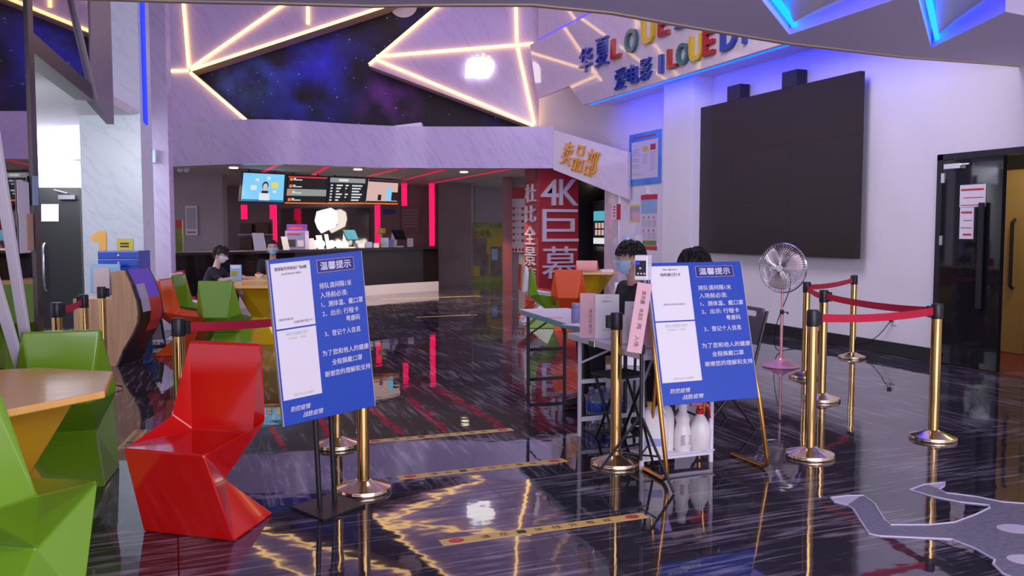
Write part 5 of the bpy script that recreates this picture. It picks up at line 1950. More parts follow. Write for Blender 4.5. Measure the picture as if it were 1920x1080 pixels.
# ============================================================ kiosk with an S-shaped side
K0 = W(-4.1, 8.95, 0)
t = thing('kiosk', 'wooden kiosk with an S-curved screen front against the pale column', 'kiosk', K0, -YAW)
prof = [(.02, 0), (.10, .18), (.20, .34), (.255, .46), (.265, .56), (.245, .70), (.20, .85), (.13, 1.0), (-.02, .985), (-.02, .70), (-.42, .70), (-.42, 0)]
MB().slab([(x, 0, z) for x, z in prof], (0, .03, 0)).build('side_panel', M['wood'], t, bevel=.003)
MB().slab([(x, .55, z) for x, z in prof], (0, .03, 0)).build('side_panel', M['wood'], t, bevel=.003)
b = MB()
fr = prof[:8]
vs, fs = [], []
for x, z in fr:
    vs += [(x + .006, .0, z), (x + .006, .58, z), (x - .02, .0, z), (x - .02, .58, z)]
for i in range(len(fr) - 1):
    o_ = i * 4
    fs += [(o_, o_ + 1, o_ + 5, o_ + 4), (o_ + 2, o_ + 6, o_ + 7, o_ + 3), (o_, o_ + 4, o_ + 6, o_ + 2), (o_ + 1, o_ + 3, o_ + 7, o_ + 5)]
b.add(vs, fs).build('front_panel', M['black_satin'], t)
def band(i0, i1, y0_, y1_, off):
    vs, fs = [], []
    for i in range(i0, i1 + 1):
        x, z = fr[i]
        vs += [(x + off, y0_, z), (x + off, y1_, z)]
    for i in range(i1 - i0):
        fs.append((2 * i, 2 * i + 1, 2 * i + 3, 2 * i + 2))
    return MB().add(vs, fs)
band(5, 7, .03, .55, .009).build('screen', M['scr_violet'], t)
band(4, 6, .05, .25, .011).build('button_panel', M['paper_grey'], t)
band(2, 5, .25, .55, .010).build('red_panel', M['scr_redpanel'], t)
MB().box(-.42, -.02, .03, .55, .67, .70).build('shelf', M['wood'], t)
MB().box(-.42, -.40, .03, .55, 0, .67).build('back_panel', M['wood'], t)
# blue drawer box on the column side and things on it
kz = lambda py, d: 1.4 + (433 - py) * d / 1638
t = thing('drawer_cabinet', 'blue drawer cabinet behind the wooden kiosk', 'cabinet', W(-4.45, 9.9, 0), -YAW)
MB().box(-.24, .22, -.02, .30, .0, kz(470, 9.9)).build('body', M['sign_blue'], t, bevel=.004)
for k in range(2):
    z1 = kz(472, 9.9) - k * .085
    f = MB().box(-.235, .215, -.035, -.021, z1 - .075, z1).build('drawer', M['sign_blue'], t, bevel=.003)
    MB().ball((0, -.04, z1 - .04), .012, .01, .012, 10, 6).build('knob', M['paper'], f, smooth=True)
for k, (px0, px1, pt, pb, d, mm, nm) in enumerate([(170, 226, 495, 548, 9.75, 'poster_sky', 'pale blue leaflet holder in front of the blue drawer cabinet'), (176, 206, 502, 555, 9.65, 'poster_skin', 'leaflet with a pinkish picture before the pale blue leaflet holder')]):
    a, c = ond(px0, pb, d), ond(px1, pb, d)
    z1 = ond(px0, pt, d).z
    z0_ = .70
    o = MB().slab([Vector((a.x, a.y, z0_)), Vector((c.x, c.y, z0_)), Vector((c.x, c.y, z1)), Vector((a.x, a.y, z1))], DX * .02).build('leaflet', M[mm], origin=a)
    tag(o, nm, 'leaflet')
zk = kz(470, 9.9)
a = ond(190, 470, 9.95)
sh = [(-.03, 0), (-.03, .10), (-.085, .10), (-.115, .125), (-.115, .165), (-.07, .20), (-.02, .225), (.035, .225), (.06, .20), (.06, 0)]
o = MB().slab([Vector((a.x, a.y, zk)) + UX * x_ + Vector((0, 0, z_)) for x_, z_ in sh], DX * .02).build('cutout_board', M['cut_orange'], origin=(a.x, a.y, zk), bevel=.004)
tag(o, 'plain orange cut-out board standing on the blue drawer cabinet', 'cut-out')
for k, (px0, px1, pt, pb, mm, nm) in enumerate([(220, 250, 447, 474, 'yellow_card', 'upper yellow sheet on the pale column behind the kiosk'), (231, 250, 476, 508, 'yellow_card', 'lower yellow sheet on the pale column behind the kiosk')]):
    poster_d('sheet_sign', nm, px0, px1, pt, pb, 10.99, mm, 'sheet', .004, lambda R, TX, t: (lambda b: ([R(b, .2, .3 + .2 * i, .75, .42 + .2 * i) for i in range(2)], b.build('print', M['ink'], t)))(MB()))
# small black frame stand beside the column
t = thing('poster_easel', 'small black tube display frame standing between the kiosk and the column', 'stand', W(-4.42, 10.6, 0), -YAW + .6)
MB().tube([(-.14, .1, .012), (-.14, -.16, .012), (.14, -.16, .012), (.14, .1, .012)], .012, 8).build('base', M['black_satin'], t, smooth=True)
MB().slab([(-.13, -.1, .08), (.13, -.1, .08), (.13, .12, .48), (-.13, .12, .48)], (0, .012, 0)).build('panel', M['black_satin'], t)
MB().slab([(-.10, -.094, .06), (.10, -.094, .06), (.10, .0, .24), (-.10, .0, .24)], (0, -.008, 0)).build('sheet', M['paper'], t)
for s_ in (-1, 1):
    MB().tube([(.135 * s_, -.16, .012), (.135 * s_, .12, .5)], .010, 8).build('post', M['black_satin'], t, smooth=True)

# leaning thing on left pillar: narrow standing banner
t = thing('narrow_banner', 'narrow standing banner with a red top beside the grey wall', 'banner', ond(340, 475, 16.5), wl=True)
a, c = ond(333, 560, 16.0), ond(345, 560, 16.0)
a.z = c.z = 0
z1 = ond(338, 412, 16.0).z
MB().slab([a, c, c + Vector((0, 0, z1)), a + Vector((0, 0, z1))], DX * .03).build('sheet', M['poster_green'], t)
MB().slab([a - DX * .004 + Vector((0, 0, z1 - .14)), c - DX * .004 + Vector((0, 0, z1 - .14)), c - DX * .004 + Vector((0, 0, z1)), a - DX * .004 + Vector((0, 0, z1))], DX * .003).build('red_top', M['ink_red'], t)
# white ceiling camera
p = ond(343, 318, 16.6)
t = thing('ceiling_camera', 'white surveillance camera under the concession ceiling at the left', 'camera', p, wl=True)
b = MB(); b.ball(p + UX * -.05, .06, .06, .06, 12, 8); b.ball(p + UX * .06, .06, .06, .06, 12, 8); b.build('housing', M['white_plastic'], t, smooth=True)
MB().tube([p + Vector((0, 0, .03)), Vector((p.x, p.y, ZB + .05))], .02, 8).build('mount', M['white_plastic'], t)

# ============================================================ concession stand
# curved counter
CP = [(300, 14.6), (380, 15.1), (450, 15.7), (520, 16.5), (600, 17.5), (690, 18.8), (760, 19.7), (823, 20.4)]
cpt = [W((px - 960) / 1638 * d, d, 0) for px, d in CP]
def off_curve(pts, o_):
    out = []
    for i, p in enumerate(pts):
        a, c = pts[max(i - 1, 0)], pts[min(i + 1, len(pts) - 1)]
        d = (c - a).normalized()
        n_ = Vector((-d.y, d.x, 0))
        out.append(p + n_ * o_)
    return out
cpt = spline(cpt, 5)
for p in cpt: p.z = 0
def wallstrip(bb, pts, o0, o1, z0, z1):
    A_, B_ = off_curve(pts, o0), off_curve(pts, o1)
    vs, fs = [], []
    for a, c in zip(A_, B_):
        vs += [(a.x, a.y, z0), (a.x, a.y, z1), (c.x, c.y, z0), (c.x, c.y, z1)]
    for i in range(len(pts) - 1):
        k = i * 4
        fs += [(k, k + 4, k + 5, k + 1), (k + 2, k + 3, k + 7, k + 6), (k + 1, k + 5, k + 7, k + 3), (k, k + 2, k + 6, k + 4)]
    fs += [(0, 1, 3, 2), (len(vs) - 4, len(vs) - 2, len(vs) - 1, len(vs) - 3)]
    bb.add(vs, fs)
t = thing('counter', 'long curved glossy black concession counter with a pale plinth', 'counter', cpt[20], wl=True)
b = MB(); wallstrip(b, cpt, .05, .60, .22, .98); b.build('front', M['counter_gloss'], t, smooth=True)
b = MB(); wallstrip(b, cpt, .0, .65, .98, 1.03); b.build('counter_top', M['black_satin'], t, smooth=True)
b = MB(); wallstrip(b, cpt, .02, .60, .0, .22); b.build('plinth', M['kick_white'], t, smooth=True)

# menu screens
SCR = [(450, 535, 322, 326, 378, 381, 17.3, 18.2), (533, 614, 328, 331, 381, 382, 18.25, 19.1), (612, 686, 331, 334, 382, 382, 19.15, 20.0), (684, 748, 334, 338, 382, 383, 20.05, 20.8)]
SN = ['bright blue screen with a small figure icon, leftmost of the menu screens', 'dark menu screen with orange icons, second of the menu screens', 'dark menu screen full of price columns, third of the menu screens', 'screen showing a pinkish film picture, rightmost of the menu screens']
for k, (x0, x1, t0_, t1_, b0_, b1_, d0, d1) in enumerate(SCR):
    sl = 5 if k == 0 else 6
    TL, TR = ond(x0 + sl, t0_, d0 - .12), ond(x1 + 0, t1_, d1 - .12)
    BL, BR = ond(x0, b0_, d0), ond(x1 - 3, b1_, d1)
    xd = (BR - BL).normalized(); n_ = xd.cross((TL - BL)).normalized()
    t = thing('menu_screen', SN[k], 'screen', BL, wl=True, group='menu screens')
    def S(x, v, TL=TL, TR=TR, BL=BL, BR=BR):
        return TL.lerp(TR, x).lerp(BL.lerp(BR, x), v)
    def RR(bb, x0_, v0_, x1_, v1_, off=.012):
        bb.slab([S(x0_, v1_) + n_ * off, S(x1_, v1_) + n_ * off, S(x1_, v0_) + n_ * off, S(x0_, v0_) + n_ * off], n_ * .003)
    MB().slab([BL, BR, TR, TL], -n_ * .06).build('frame', M['black_satin'], t)
    b = MB(); RR(b, .02, .03, .98, .97, .001); b.build('panel', M[['scr_blue', 'scr_dark', 'scr_dark', 'scr_pink'][k]], t)
    if k == 0:
        b = MB(); RR(b, .40, .68, .64, .92); RR(b, .2, .43, .33, .58); RR(b, .57, .12, .64, .22); RR(b, .72, .58, .79, .66); RR(b, .30, .2, .38, .28); b.build('white_mark', M['scr_white'], t)
        b = MB(); RR(b, .67, .31, .83, .50); b.build('yellow_mark', M['scr_yellow'], t)
        b = MB(); c_ = S(.53, .46) + n_ * .012; up_ = n_.cross(xd); b.slab([c_ + xd * (.055 * math.cos(q * PI / 10)) + up_ * (.07 * math.sin(q * PI / 10)) for q in range(20)], n_ * .003); b.build('figure_head', M['scr_skin'], t)
        b = MB(); b.slab([c_ - n_ * .004 + xd * (.075 * math.cos(q * PI / 10)) + up_ * (.02 + .085 * math.sin(q * PI / 10)) for q in range(20)], n_ * .003); RR(b, .455, .60, .605, .68, .011); b.build('figure_hair', M['ink_blue'], t)
        b = MB(); RR(b, .02, .90, .98, .97, .010); b.build('footer', M['led_cyan_dim'], t)
    elif k == 1:
        b = MB(); RR(b, .02, .48, .98, .72); b.build('grey_bar', M['scr_grey'], t)
        b = MB()
        for v in (.14, .38, .60, .86): RR(b, .06, v - .05, .13, v + .05, .017)
        RR(b, .0, .96, 1.0, 1.0, .016); b.build('orange_icon', M['scr_orange'], t)
        b = MB()
        for v in (.14, .38, .60, .86): RR(b, .15, v - .05, .20, v - .01, .017); RR(b, .15, v + .0, .36, v + .03, .017)
        b.build('print', M['scr_white'], t)
        b = MB(); RR(b, .02, .03, .98, .08); b.build('red_bar', M['scr_red'], t)
    elif k == 2:
        b = MB(); RR(b, .02, .03, .98, .20, .010); b.build('grey_bar', M['scr_grey'], t)
        b = MB()
        RR(b, .25, .07, .5, .15, .016)
        for i in range(6):
            for (xa, xb) in ((.05, .10), (.20, .36), (.44, .52), (.62, .9)):
                RR(b, xa, .28 + .11 * i, xb - .04 * ((i * 7) % 3) * (xb > .3), .33 + .11 * i, .016)
        b.build('print', M['scr_white'], t)
        b = MB(); RR(b, .0, .95, 1, 1, .016); b.build('orange_line', M['scr_orange'], t)
    else:
        b = MB(); RR(b, .02, .03, .98, .12); RR(b, .02, .88, .98, .97); b.build('dark_bar', M['scr_dark'], t)
        b = MB(); RR(b, .62, .35, .78, .85); b.build('bluish_patch', M['scr_blue'], t)
        b = MB(); RR(b, .78, .50, .97, .85); RR(b, .36, .62, .46, .85); b.build('dark_patch', M['shelf_dark'], t)
        b = MB(); RR(b, .0, .955, 1, 1, .016); b.build('orange_line', M['scr_orange'], t)
    for x in (.2, .8):
        p = S(x, 0.05) - n_ * .07
        MB().tube([p, (p.x, p.y, ZB + .06)], .015, 8).build('hanger', M['black_satin'], t)

# red vertical and ceiling light strips
def vstrip(px0, px1, pt, pb, d, nm):
    a, c = ond(px0, pb, d), ond(px1, pb, d)
    z1 = ond(px0, pt, d).z
    o = MB().slab([a, c, Vector((c.x, c.y, z1)), Vector((a.x, a.y, z1))], DX * .05).build('light_strip', M['led_red'], origin=a)
    tag(o, nm, 'light strip', 'red light strips of the concession')


vstrip(452, 463, 384, 411, 22.6, 'short upright red light strip under the blue screen, left one')
vstrip(506, 518, 384, 411, 22.6, 'short upper part of the red light strip under the blue screen, right one')
vstrip(512, 519, 411, 456, 22.6, 'thin lower red light strip left of the mirror niche')
vstrip(703, 713, 384, 458, 22.6, 'upright red light strip right of the mirror niche')
vstrip(753, 763, 337, 386, 22.6, 'upright red light strip right of the menu screens')
vstrip(805, 815, 342, 461, 22.6, 'tallest upright red light strip at the right end of the counter')


def cstrip(p, q, nm):
    a, c = onz(*p, ZB + .042), onz(*q, ZB + .042)
    d = (c - a).normalized(); s_ = Vector((-d.y, d.x, 0)) * .05
    o = MB().slab([a - s_, c - s_, c + s_, a + s_], (0, 0, .004)).build('light_strip', M['led_red_dim'], origin=a)
    tag(o, nm, 'light strip', 'red light strips of the concession')


cstrip((523, 308), (489, 325), 'red ceiling light strip above the blue screen')
cstrip((621, 309), (588, 328), 'red ceiling light strip above the second menu screen')
cstrip((755, 315), (690, 331), 'red ceiling light strip above the rightmost menu screen')
cstrip((834, 318), (762, 337), 'red ceiling light strip reaching the upright strip right of the screens')
cstrip((958, 317), (815, 343), 'long red ceiling light strip reaching the tallest upright strip')
for k, (px, py) in enumerate(((438, 314), (671, 317), (870, 322))):
    a = onz(px, py, ZB + .045)
    t = thing('downlight', ['warm round downlight above the grey wall at the left', 'warm round downlight above the third menu screen', 'warm round downlight right of the menu screens'][k], 'downlight', a, group='concession downlights')
    MB().lathe([(.0, -.02), (.085, -.016), (.085, .0), (0, .0)], 20).build('lens', M['lamp'], t)
    MB().lathe([(.085, -.012), (.11, -.012), (.11, .0), (.085, .0)], 24).build('rim', M['white_plastic'], t)
    l = bpy.data.lights.new('downlight_lamp', 'SPOT'); l.energy = 420; l.color = (1, .8, .55); l.spot_size = 2.0; l.shadow_soft_size = .08
    lo = bpy.data.objects.new('downlight_lamp', l); lo.location = (a.x, a.y, a.z - .03); COL.objects.link(lo)

# mirror niche and a glowing slab standing in for the emblem's reflection
t = thing('wall_mirror', 'dim mirror niche on the back wall behind the counter', 'mirror', ond(527, 455, 23.9), wl=True)
MB().slab([ond(527, 470, 23.9), ond(692, 470, 23.9), ond(692, 391, 23.9), ond(527, 391, 23.9)], DX * .05).build('glass', M['niche_mirror'], t)
c = ond(612, 414, 23.2)
k = 23.2 / 1638
t = thing('emblem_glow', 'overexposed white glowing emblem behind the counter', 'illuminated sign', c, wl=True)
MB().slab([c + UX * (x * k) + Vector((0, 0, y * k)) for x, y in [(-22, 0), (-18, 17), (-8, 20), (8, 24), (18, 18), (20, 4), (16, -10), (2, -17), (-10, -23), (-17, -14)]], DX * .1).build('body', M['glow_white'], t)
MB().tube([c + DX * .1 - Vector((0, 0, .1)), c + DX * .69 - Vector((0, 0, .1))], .03, 8).build('bracket', M['black_satin'], t)  # added arm holding the glowing slab
# shelves on the left part of back wall
for k, (py, nm) in enumerate(((441, 'upper dark shelf on the back wall left of the mirror niche'), (468, 'lower dark shelf on the back wall left of the mirror niche'))):
    a, c = ond(446, py, 23.6), ond(512, py, 23.6)
    o = MB().slab([a, c, c + Vector((0, 0, .03)), a + Vector((0, 0, .03))], DX * .38).build('wall_shelf', M['kick_white'] if k == 0 else M['shelf_dark'], origin=a)
    tag(o, nm, 'shelf')
    for j, (x0, x1, h_) in enumerate(((450, 472, .28), (480, 503, .30))):
        if k == 1 and j == 1: continue
        p0, p1 = ond(x0, py, 23.7), ond(x1, py, 23.7)
        z_ = a.z + .031
        o = MB().slab([Vector((p0.x, p0.y, z_)), Vector((p1.x, p1.y, z_)), Vector((p1.x, p1.y, z_ + h_)), Vector((p0.x, p0.y, z_ + h_))], DX * .22).build('carton', M['shelf_dark'], origin=(p0.x, p0.y, z_), bevel=.01)
        tag(o, ['brown carton at the left end of the upper shelf', 'brown carton at the right end of the upper shelf', 'brown bundle on the lower shelf'][k * 2 + j], 'carton')


# things on the counter (heights from the counter top at 1.03)
def counter_pt(px):
    best = None
    for p in off_curve(cpt, .3):
        u, d = p.x * CY - p.y * SY, p.x * SY + p.y * CY
        e = abs(960 + 1638 * u / d - px)
        if best is None or e < best[0]:
            best = (e, d)
    d = best[1]
    return W((px - 960) / 1638 * d, d, 1.031), d


def pos_terminal(px, label, lit):
    p, d = counter_pt(px)
    t = thing('sales_terminal', label, 'monitor', p, -YAW, 'sales terminals on the counter')
    MB().prism([(-.20, -.14), (.14, -.14), (.14, .14), (-.20, .14)], 0, .03).build('base', M['white_plastic'], t, bevel=.006)
    MB().slab([(-.16, -.03, .03), (-.02, -.03, .03), (.02, -.03, .34), (-.12, -.03, .36)], (0, .06, 0)).build('stand', M['white_plastic'], t, bevel=.006)
    MB().slab([(-.14, -.06, .40), (.14, -.09, .40), (.24, -.12, .17), (-.04, -.06, .17)], (0, .05, .0)).build('screen_back', M['black_satin'], t, bevel=.004)
    MB().slab([(-.125, -.063, .39), (.13, -.093, .39), (.22, -.122, .185), (-.03, -.066, .185)], (0, -.004, 0)).build('screen', M['scr_teal'] if lit else M['black_gloss'], t)


pos_terminal(655, 'sales terminal with a lit bluish screen on the counter', True)
pos_terminal(745, 'sales terminal with a dark screen at the right on the counter', False)
# ticket display box
p, d = counter_pt(557)
t = thing('collection_box', 'purple printed collection box on the counter behind the left sign', 'box', p, -YAW)
MB().box(-.20, .20, -.16, .16, 0, .37).build('body', M['lavender'], t, bevel=.006)
MB().box(-.20, .20, -.02, .02, .37, .50).build('header', M['poster_violet'], t)
MB().box(-.16, .0, -.166, -.16, .06, .20).build('window', M['ink'], t)
b = MB(); b.box(-.15, .12, -.024, -.02, .40, .44); b.box(-.15, .1, -.166, -.16, .30, .32); b.build('print', M['ink_red'], t)
MB().box(.05, .17, -.166, -.16, .06, .18).build('picture', M['paper'], t)
# menu stands / papers on counter
for px, h_, w_, nm in ((486, .33, .22, 'white tilted menu card at the left part of the counter'), (535, .26, .12, 'narrow white card beside the purple collection box'), (583, .22, .16, 'white paper bag right of the purple collection box'), (600, .28, .12, 'white card holder standing before the glowing lamps'), (614, .30, .08, 'tall narrow white card before the glowing emblem')):
    p, d = counter_pt(px)
    o = MB().slab([(-w_ / 2 - .03, 0, h_), (w_ / 2 - .03, 0, h_), (w_ / 2 + .03, -.05, 0), (-w_ / 2 + .03, -.05, 0)], (0, .012, 0)).build('menu_card', M['paper'], loc=p, rotz=-YAW)
    tag(o, nm, 'card')
# small bright lamps on back counter
for i, px in enumerate((577, 592, 602, 622, 635)):
    q = ond(px, 456, 22.0)
    o = MB().ball((0, 0, 0), .10, .05, .10, 12, 8).build('display_lamp', M['glow_white'], loc=(q.x, q.y, 1.07), smooth=True)
    tag(o, 'round overexposed lamp in the row behind the counter, ' + ['first from the left', 'second from the left', 'middle one', 'fourth from the left', 'rightmost'][i], 'lamp', 'display lamps')
a, c = ond(560, 475, 22.0), ond(790, 475, 22.0)
o = MB().slab([Vector((a.x, a.y, 0)), Vector((c.x, c.y, 0)), Vector((c.x, c.y, .96)), Vector((a.x, a.y, .96))], DX * .5).build('back_counter', M['black_satin'], origin=(a.x, a.y, 0))
tag(o, 'dark low back counter behind the curved concession counter', 'counter')
# small goods on the counter right part
for i, (px, w_, h_, mm, nm) in enumerate([(674, .24, .10, 'paper', 'low white box between the two sales terminals'), (692, .14, .13, 'lavender', 'small bluish box on the counter'), (706, .12, .10, 'paper', 'small white box on the counter near the red strip'), (722, .16, .22, 'chrome', 'shiny steel canister on the counter'), (733, .12, .18, 'lavender', 'small printed box left of the dark terminal'), (769, .13, .20, 'paper', 'white cup box right of the dark terminal')]):
    p, d = counter_pt(px)
    o = MB().box(-w_ / 2, w_ / 2, -.06, .06, 0, h_).build('small_box' if mm != 'chrome' else 'canister', M[mm], loc=p, rotz=-YAW, bevel=.006)
    tag(o, nm, 'box' if mm != 'chrome' else 'canister')
p, d = counter_pt(719)
o = MB().lathe([(0, 0), (.03, 0), (.03, .30), (.10, .32), (.10, .42), (.09, .43), (0, .43)], 16).build('condiment_stand', M['yellow_card'], loc=p + Vector((0, .22, 0)), smooth=True)
tag(o, 'small stand with a yellow top by the red strip on the counter', 'stand')
# leaflet holder on the far table
p = W((441 - 960) / 1638 * 11.75, 11.75, .7405)
t = thing('leaflet_stand', 'upright leaflet stand on the far yellow table before the boy', 'leaflet stand', p, -YAW)
MB().box(-.075, .075, -.01, .01, 0, .205).build('sheet', M['poster_sky'], t)
MB().box(-.06, .06, -.013, -.010, .155, .195).build('heading', M['paper'], t)
MB().box(-.06, .02, -.013, -.010, .05, .12).build('picture', M['poster_yellow'], t)
p = W((484 - 960) / 1638 * 12.3, 12.3, .7405)
t = thing('snack_bowl', 'small bowl with red snacks on the far yellow table', 'bowl', p)
MB().lathe([(.02, 0), (.05, .03), (.06, .05), (.055, .052), (.04, .03), (0, .02)], 16).build('body', M['white_plastic'], t, smooth=True)
MB().ball((0, 0, .05), .04, .04, .03, 10, 6).build('content', M['ink_red'], t, smooth=True)
p = W((1138 - 960) / 1638 * 13.9, 13.9, .7405)
o = MB().box(-.10, .10, -.06, .06, 0, .05).build('tissue_pack', M['paper'], loc=p, rotz=-.2, bevel=.006)
tag(o, 'small white pack on the yellow table by the red pillar', 'pack')

# ============================================================ people
def seg_dist(p, a, c):
    ab = c - a
    k = max(0.0, min(1.0, (p - a).dot(ab) / max(ab.length_squared, 1e-9)))
    return (p - a - ab * k).length, k


def hand_caps(wrist, dirv, palm_n, s=1.0, curl=0.5, mirror=1):
    """palm, four fingers of different lengths and a thumb as capsules"""
    d = Vector(dirv).normalized()
    n = Vector(palm_n)
    n = (n - d * n.dot(d)).normalized()
    sd = d.cross(n) * mirror
    w = Vector(wrist)
    caps = []
    for off in (-.026, -.009, .009, .026):
        caps.append((w + sd * off * .6 * s, w + d * .085 * s + sd * off * s, .014 * s, .0115 * s))
    for off, L_, in ((-.029, .060), (-.010, .074), (.010, .070), (.028, .055)):
        b0 = w + d * .085 * s + sd * off * s
        m = b0 + (d * math.cos(curl * .6) + n * math.sin(curl * .6)) * L_ * .55 * s
        e = m + (d * math.cos(curl * 1.6) + n * math.sin(curl * 1.6)) * L_ * .5 * s
        caps += [(b0, m, .0095 * s, .0085 * s), (m, e, .0085 * s, .0070 * s)]
    b0 = w + d * .025 * s - sd * .028 * s
    m = b0 + (d * .7 - sd * .65 + n * .25).normalized() * .042 * s
    e = m + (d * .95 - sd * .1 + n * .3).normalized() * .034 * s
    caps += [(b0, m, .012 * s, .010 * s), (m, e, .010 * s, .008 * s)]
    return caps


def head_pt(p, o, s=1.0):
    """skull, jaw, brow, nose, chin; y forward"""
    x, y, z = o
    if p.z < 0:
        k = -p.z
        x *= 1 - .30 * k
        if p.y < 0:
            y *= 1 - .28 * k
        else:
            y *= 1 + .02 * k
    g = lambda cx, cz, sx, sz: math.exp(-((p.x - cx) / sx) ** 2 - ((p.z - cz) / sz) ** 2) if p.y > 0 else 0.0
    y += .024 * g(0, -.20, .17, .17) + .008 * g(0, .02, .12, .25)
    y += .010 * g(0, -.85, .35, .16)
    y -= .010 * g(.38, .02, .16, .13) + .010 * g(-.38, .02, .16, .13)
    y += .005 * g(0, -.52, .26, .06) + .005 * g(0, -.66, .22, .06)
    return Vector((x, y, z)) * s


def person(name, label, loc, rotz, s, J, mats, hair, mask, cls=None, voxel=.009):
    """J: joints in local metres (y forward). One continuous remeshed surface; colours by nearest limb"""
    t = thing(name, label, 'person', loc, rotz)
    v = lambda k: Vector(J[k])
    skin, shirt, pants, shoe = 0, 1, 2, 3
    caps = []
    pel, che, nk, hd = v('pelvis'), v('chest'), v('neck'), v('head')
    # torso as four side-by-side capsules so it is wider than deep
    lat = Vector((1, 0, 0))
    for x0, x1 in ((-.075, -.10), (-.03, -.035), (.03, .035), (.075, .10)):
        caps.append((pel + lat * x0 * s, che + lat * x1 * s, .098 * s, .092 * s, shirt))
    caps.append((pel + lat * -.08 * s, pel + lat * .08 * s, .112 * s, .112 * s, pants))
    caps.append((che, che.lerp(nk, .42), .088 * s, .066 * s, shirt))
    caps.append((che.lerp(nk, .40), hd + Vector((0, -.02, -.03)) * s, .052 * s, .047 * s, skin))
    for sd, q in (('l', -1), ('r', 1)):
        sh, el, wr = v('sh_' + sd), v('el_' + sd), v('wr_' + sd)
        caps.append((che + lat * .08 * q * s, sh, .082 * s, .060 * s, shirt))
        mid = sh.lerp(el, .70)
        caps.append((che.lerp(nk, .5) + lat * .035 * q * s, sh, .042 * s, .056 * s, shirt))
        caps.append((sh, mid, .060 * s, .056 * s, shirt))
        caps.append((mid, el, .043 * s, .038 * s, skin))
        caps.append((el, wr, .038 * s, .026 * s, skin))
        for c in hand_caps(wr, (wr - el) if 'hd_' + sd not in J else J['hd_' + sd], J.get('pn_' + sd, (0, 0, -1)), s, J.get('curl', .5), q):
            caps.append((*c, skin))
        hp, kn, an, to = v('hp_' + sd), v('kn_' + sd), v('an_' + sd), v('to_' + sd)
        caps.append((hp, kn, .088 * s, .062 * s, pants))
        calf = kn.lerp(an, .35)
        caps.append((kn, calf, .060 * s, .058 * s, pants))
        caps.append((calf, kn.lerp(an, .86), .056 * s, .046 * s, pants))
        caps.append((kn.lerp(an, .84), an, .034 * s, .034 * s, skin))
        caps.append((an - Vector((0, .03, .02)) * s, to, .040 * s, .034 * s, shoe))
    b = MB()
    for (a, c, r0, r1, m) in caps:
        b.tube([a, c], [r0, r1], 14)
        b.ball(a, r0, r0, r0, 12, 8)
        b.ball(c, r1, r1, r1, 12, 8)
    # head
    hm = MB()
    rot = Matrix.Translation(hd) @ Matrix.Rotation(J.get('yaw', 0), 4, 'Z') @ Matrix.Rotation(J.get('pitch', 0), 4, 'X')
    b.M = rot
    b.ball((0, 0, 0), .076, .098, .118, 40, 28, lambda p, o: head_pt(p, o, s))
    for q in (-1, 1):
        b.ball(Vector((.076 * q, -.012, -.012)) * s, .012 * s, .018 * s, .030 * s, 10, 8)
    b.M = Matrix.Identity(4)
    me = bpy.data.meshes.new('tmp')
    me.from_pydata([tuple(p) for p in b.v], [], b.f)
    o = bpy.data.objects.new('body', me)
    COL.objects.link(o)
    rm = o.modifiers.new('r', 'REMESH')
    rm.mode = 'VOXEL'
    rm.voxel_size = voxel
    sm = o.modifiers.new('s', 'SMOOTH')
    sm.factor = .5
    sm.iterations = 3
    dg = bpy.context.evaluated_depsgraph_get()
    dg.update()
    nm = bpy.data.meshes.new_from_object(o.evaluated_get(dg))
    o.modifiers.clear()
    o.data = nm
    nm.name = 'body'
    bpy.data.meshes.remove(me)
    nm.materials.clear()
    for m in mats:
        nm.materials.append(M[m])
    inv = rot.inverted()
    for p in nm.polygons:
        c = p.center
        q = inv @ c
        best, bi = 1e9, 0
        if q.z > -.125 * s and abs(q.x) < .1 * s and abs(q.y) < .14 * s and c.z > nk.z + .03 * s:
            bi = skin
        else:
            for (a, e, r0, r1, m) in caps:
                d, k = seg_dist(c, a, e)
                d -= r0 + (r1 - r0) * k
                if d < best:
                    best, bi = d, m
        p.material_index = bi
        p.use_smooth = True
    o.parent = t
    # eyes, brows
    e = MB(); e.M = rot
    for q in (-1, 1):
        e.ball(Vector((.031 * q, .078, .004)) * s, .013 * s, .010 * s, .0075 * s, 10, 8)
    e.build('eye_white', M['paper'], t, smooth=True)
    e = MB(); e.M = rot
    for q in (-1, 1):
        e.ball(Vector((.031 * q, .0865, .004)) * s, .0065 * s, .004 * s, .0068 * s, 10, 6)
        e.tube([Vector((.017 * q, .092, .024)) * s, Vector((.033 * q, .091, .030)) * s, Vector((.050 * q, .078, .025)) * s], .0035 * s, 6)
    e.build('eye', M['hair'], t, smooth=True)

    # hair shell
    def hf(p, o_):
        cut = hair.get('brow', .30)
        side = hair.get('side', -.25)
        nape = hair.get('nape', -.62)
        if p.y > .30:
            lim = cut
        elif p.y > -.35:
            k = (.30 - p.y) / .65
            lim = cut + (side - cut) * min(1, k * 1.6)
        else:
            k = min(1, (-.35 - p.y) / .35)
            lim = side + (nape - side) * k
        r = Vector(o_)
        n_ = .012 * math.sin(p.x * 23 + p.z * 9) * math.sin(p.y * 19 + p.z * 13)
        if p.z > lim:
            k = hair.get('vol', 1.12) + n_ + hair.get('top', .06) * max(0, p.z)
            rr = head_pt(p, r, s)
            return Vector((rr.x * k, rr.y * k - .004 * s, rr.z * k))
        return head_pt(p, r, s) * .93
    h = MB(); h.M = rot
    h.ball((0, 0, 0), .076, .098, .118, 44, 30, hf)
    # tufts of hair lying along the scalp
    rnd = random.Random(len(name) + int(s * 100))
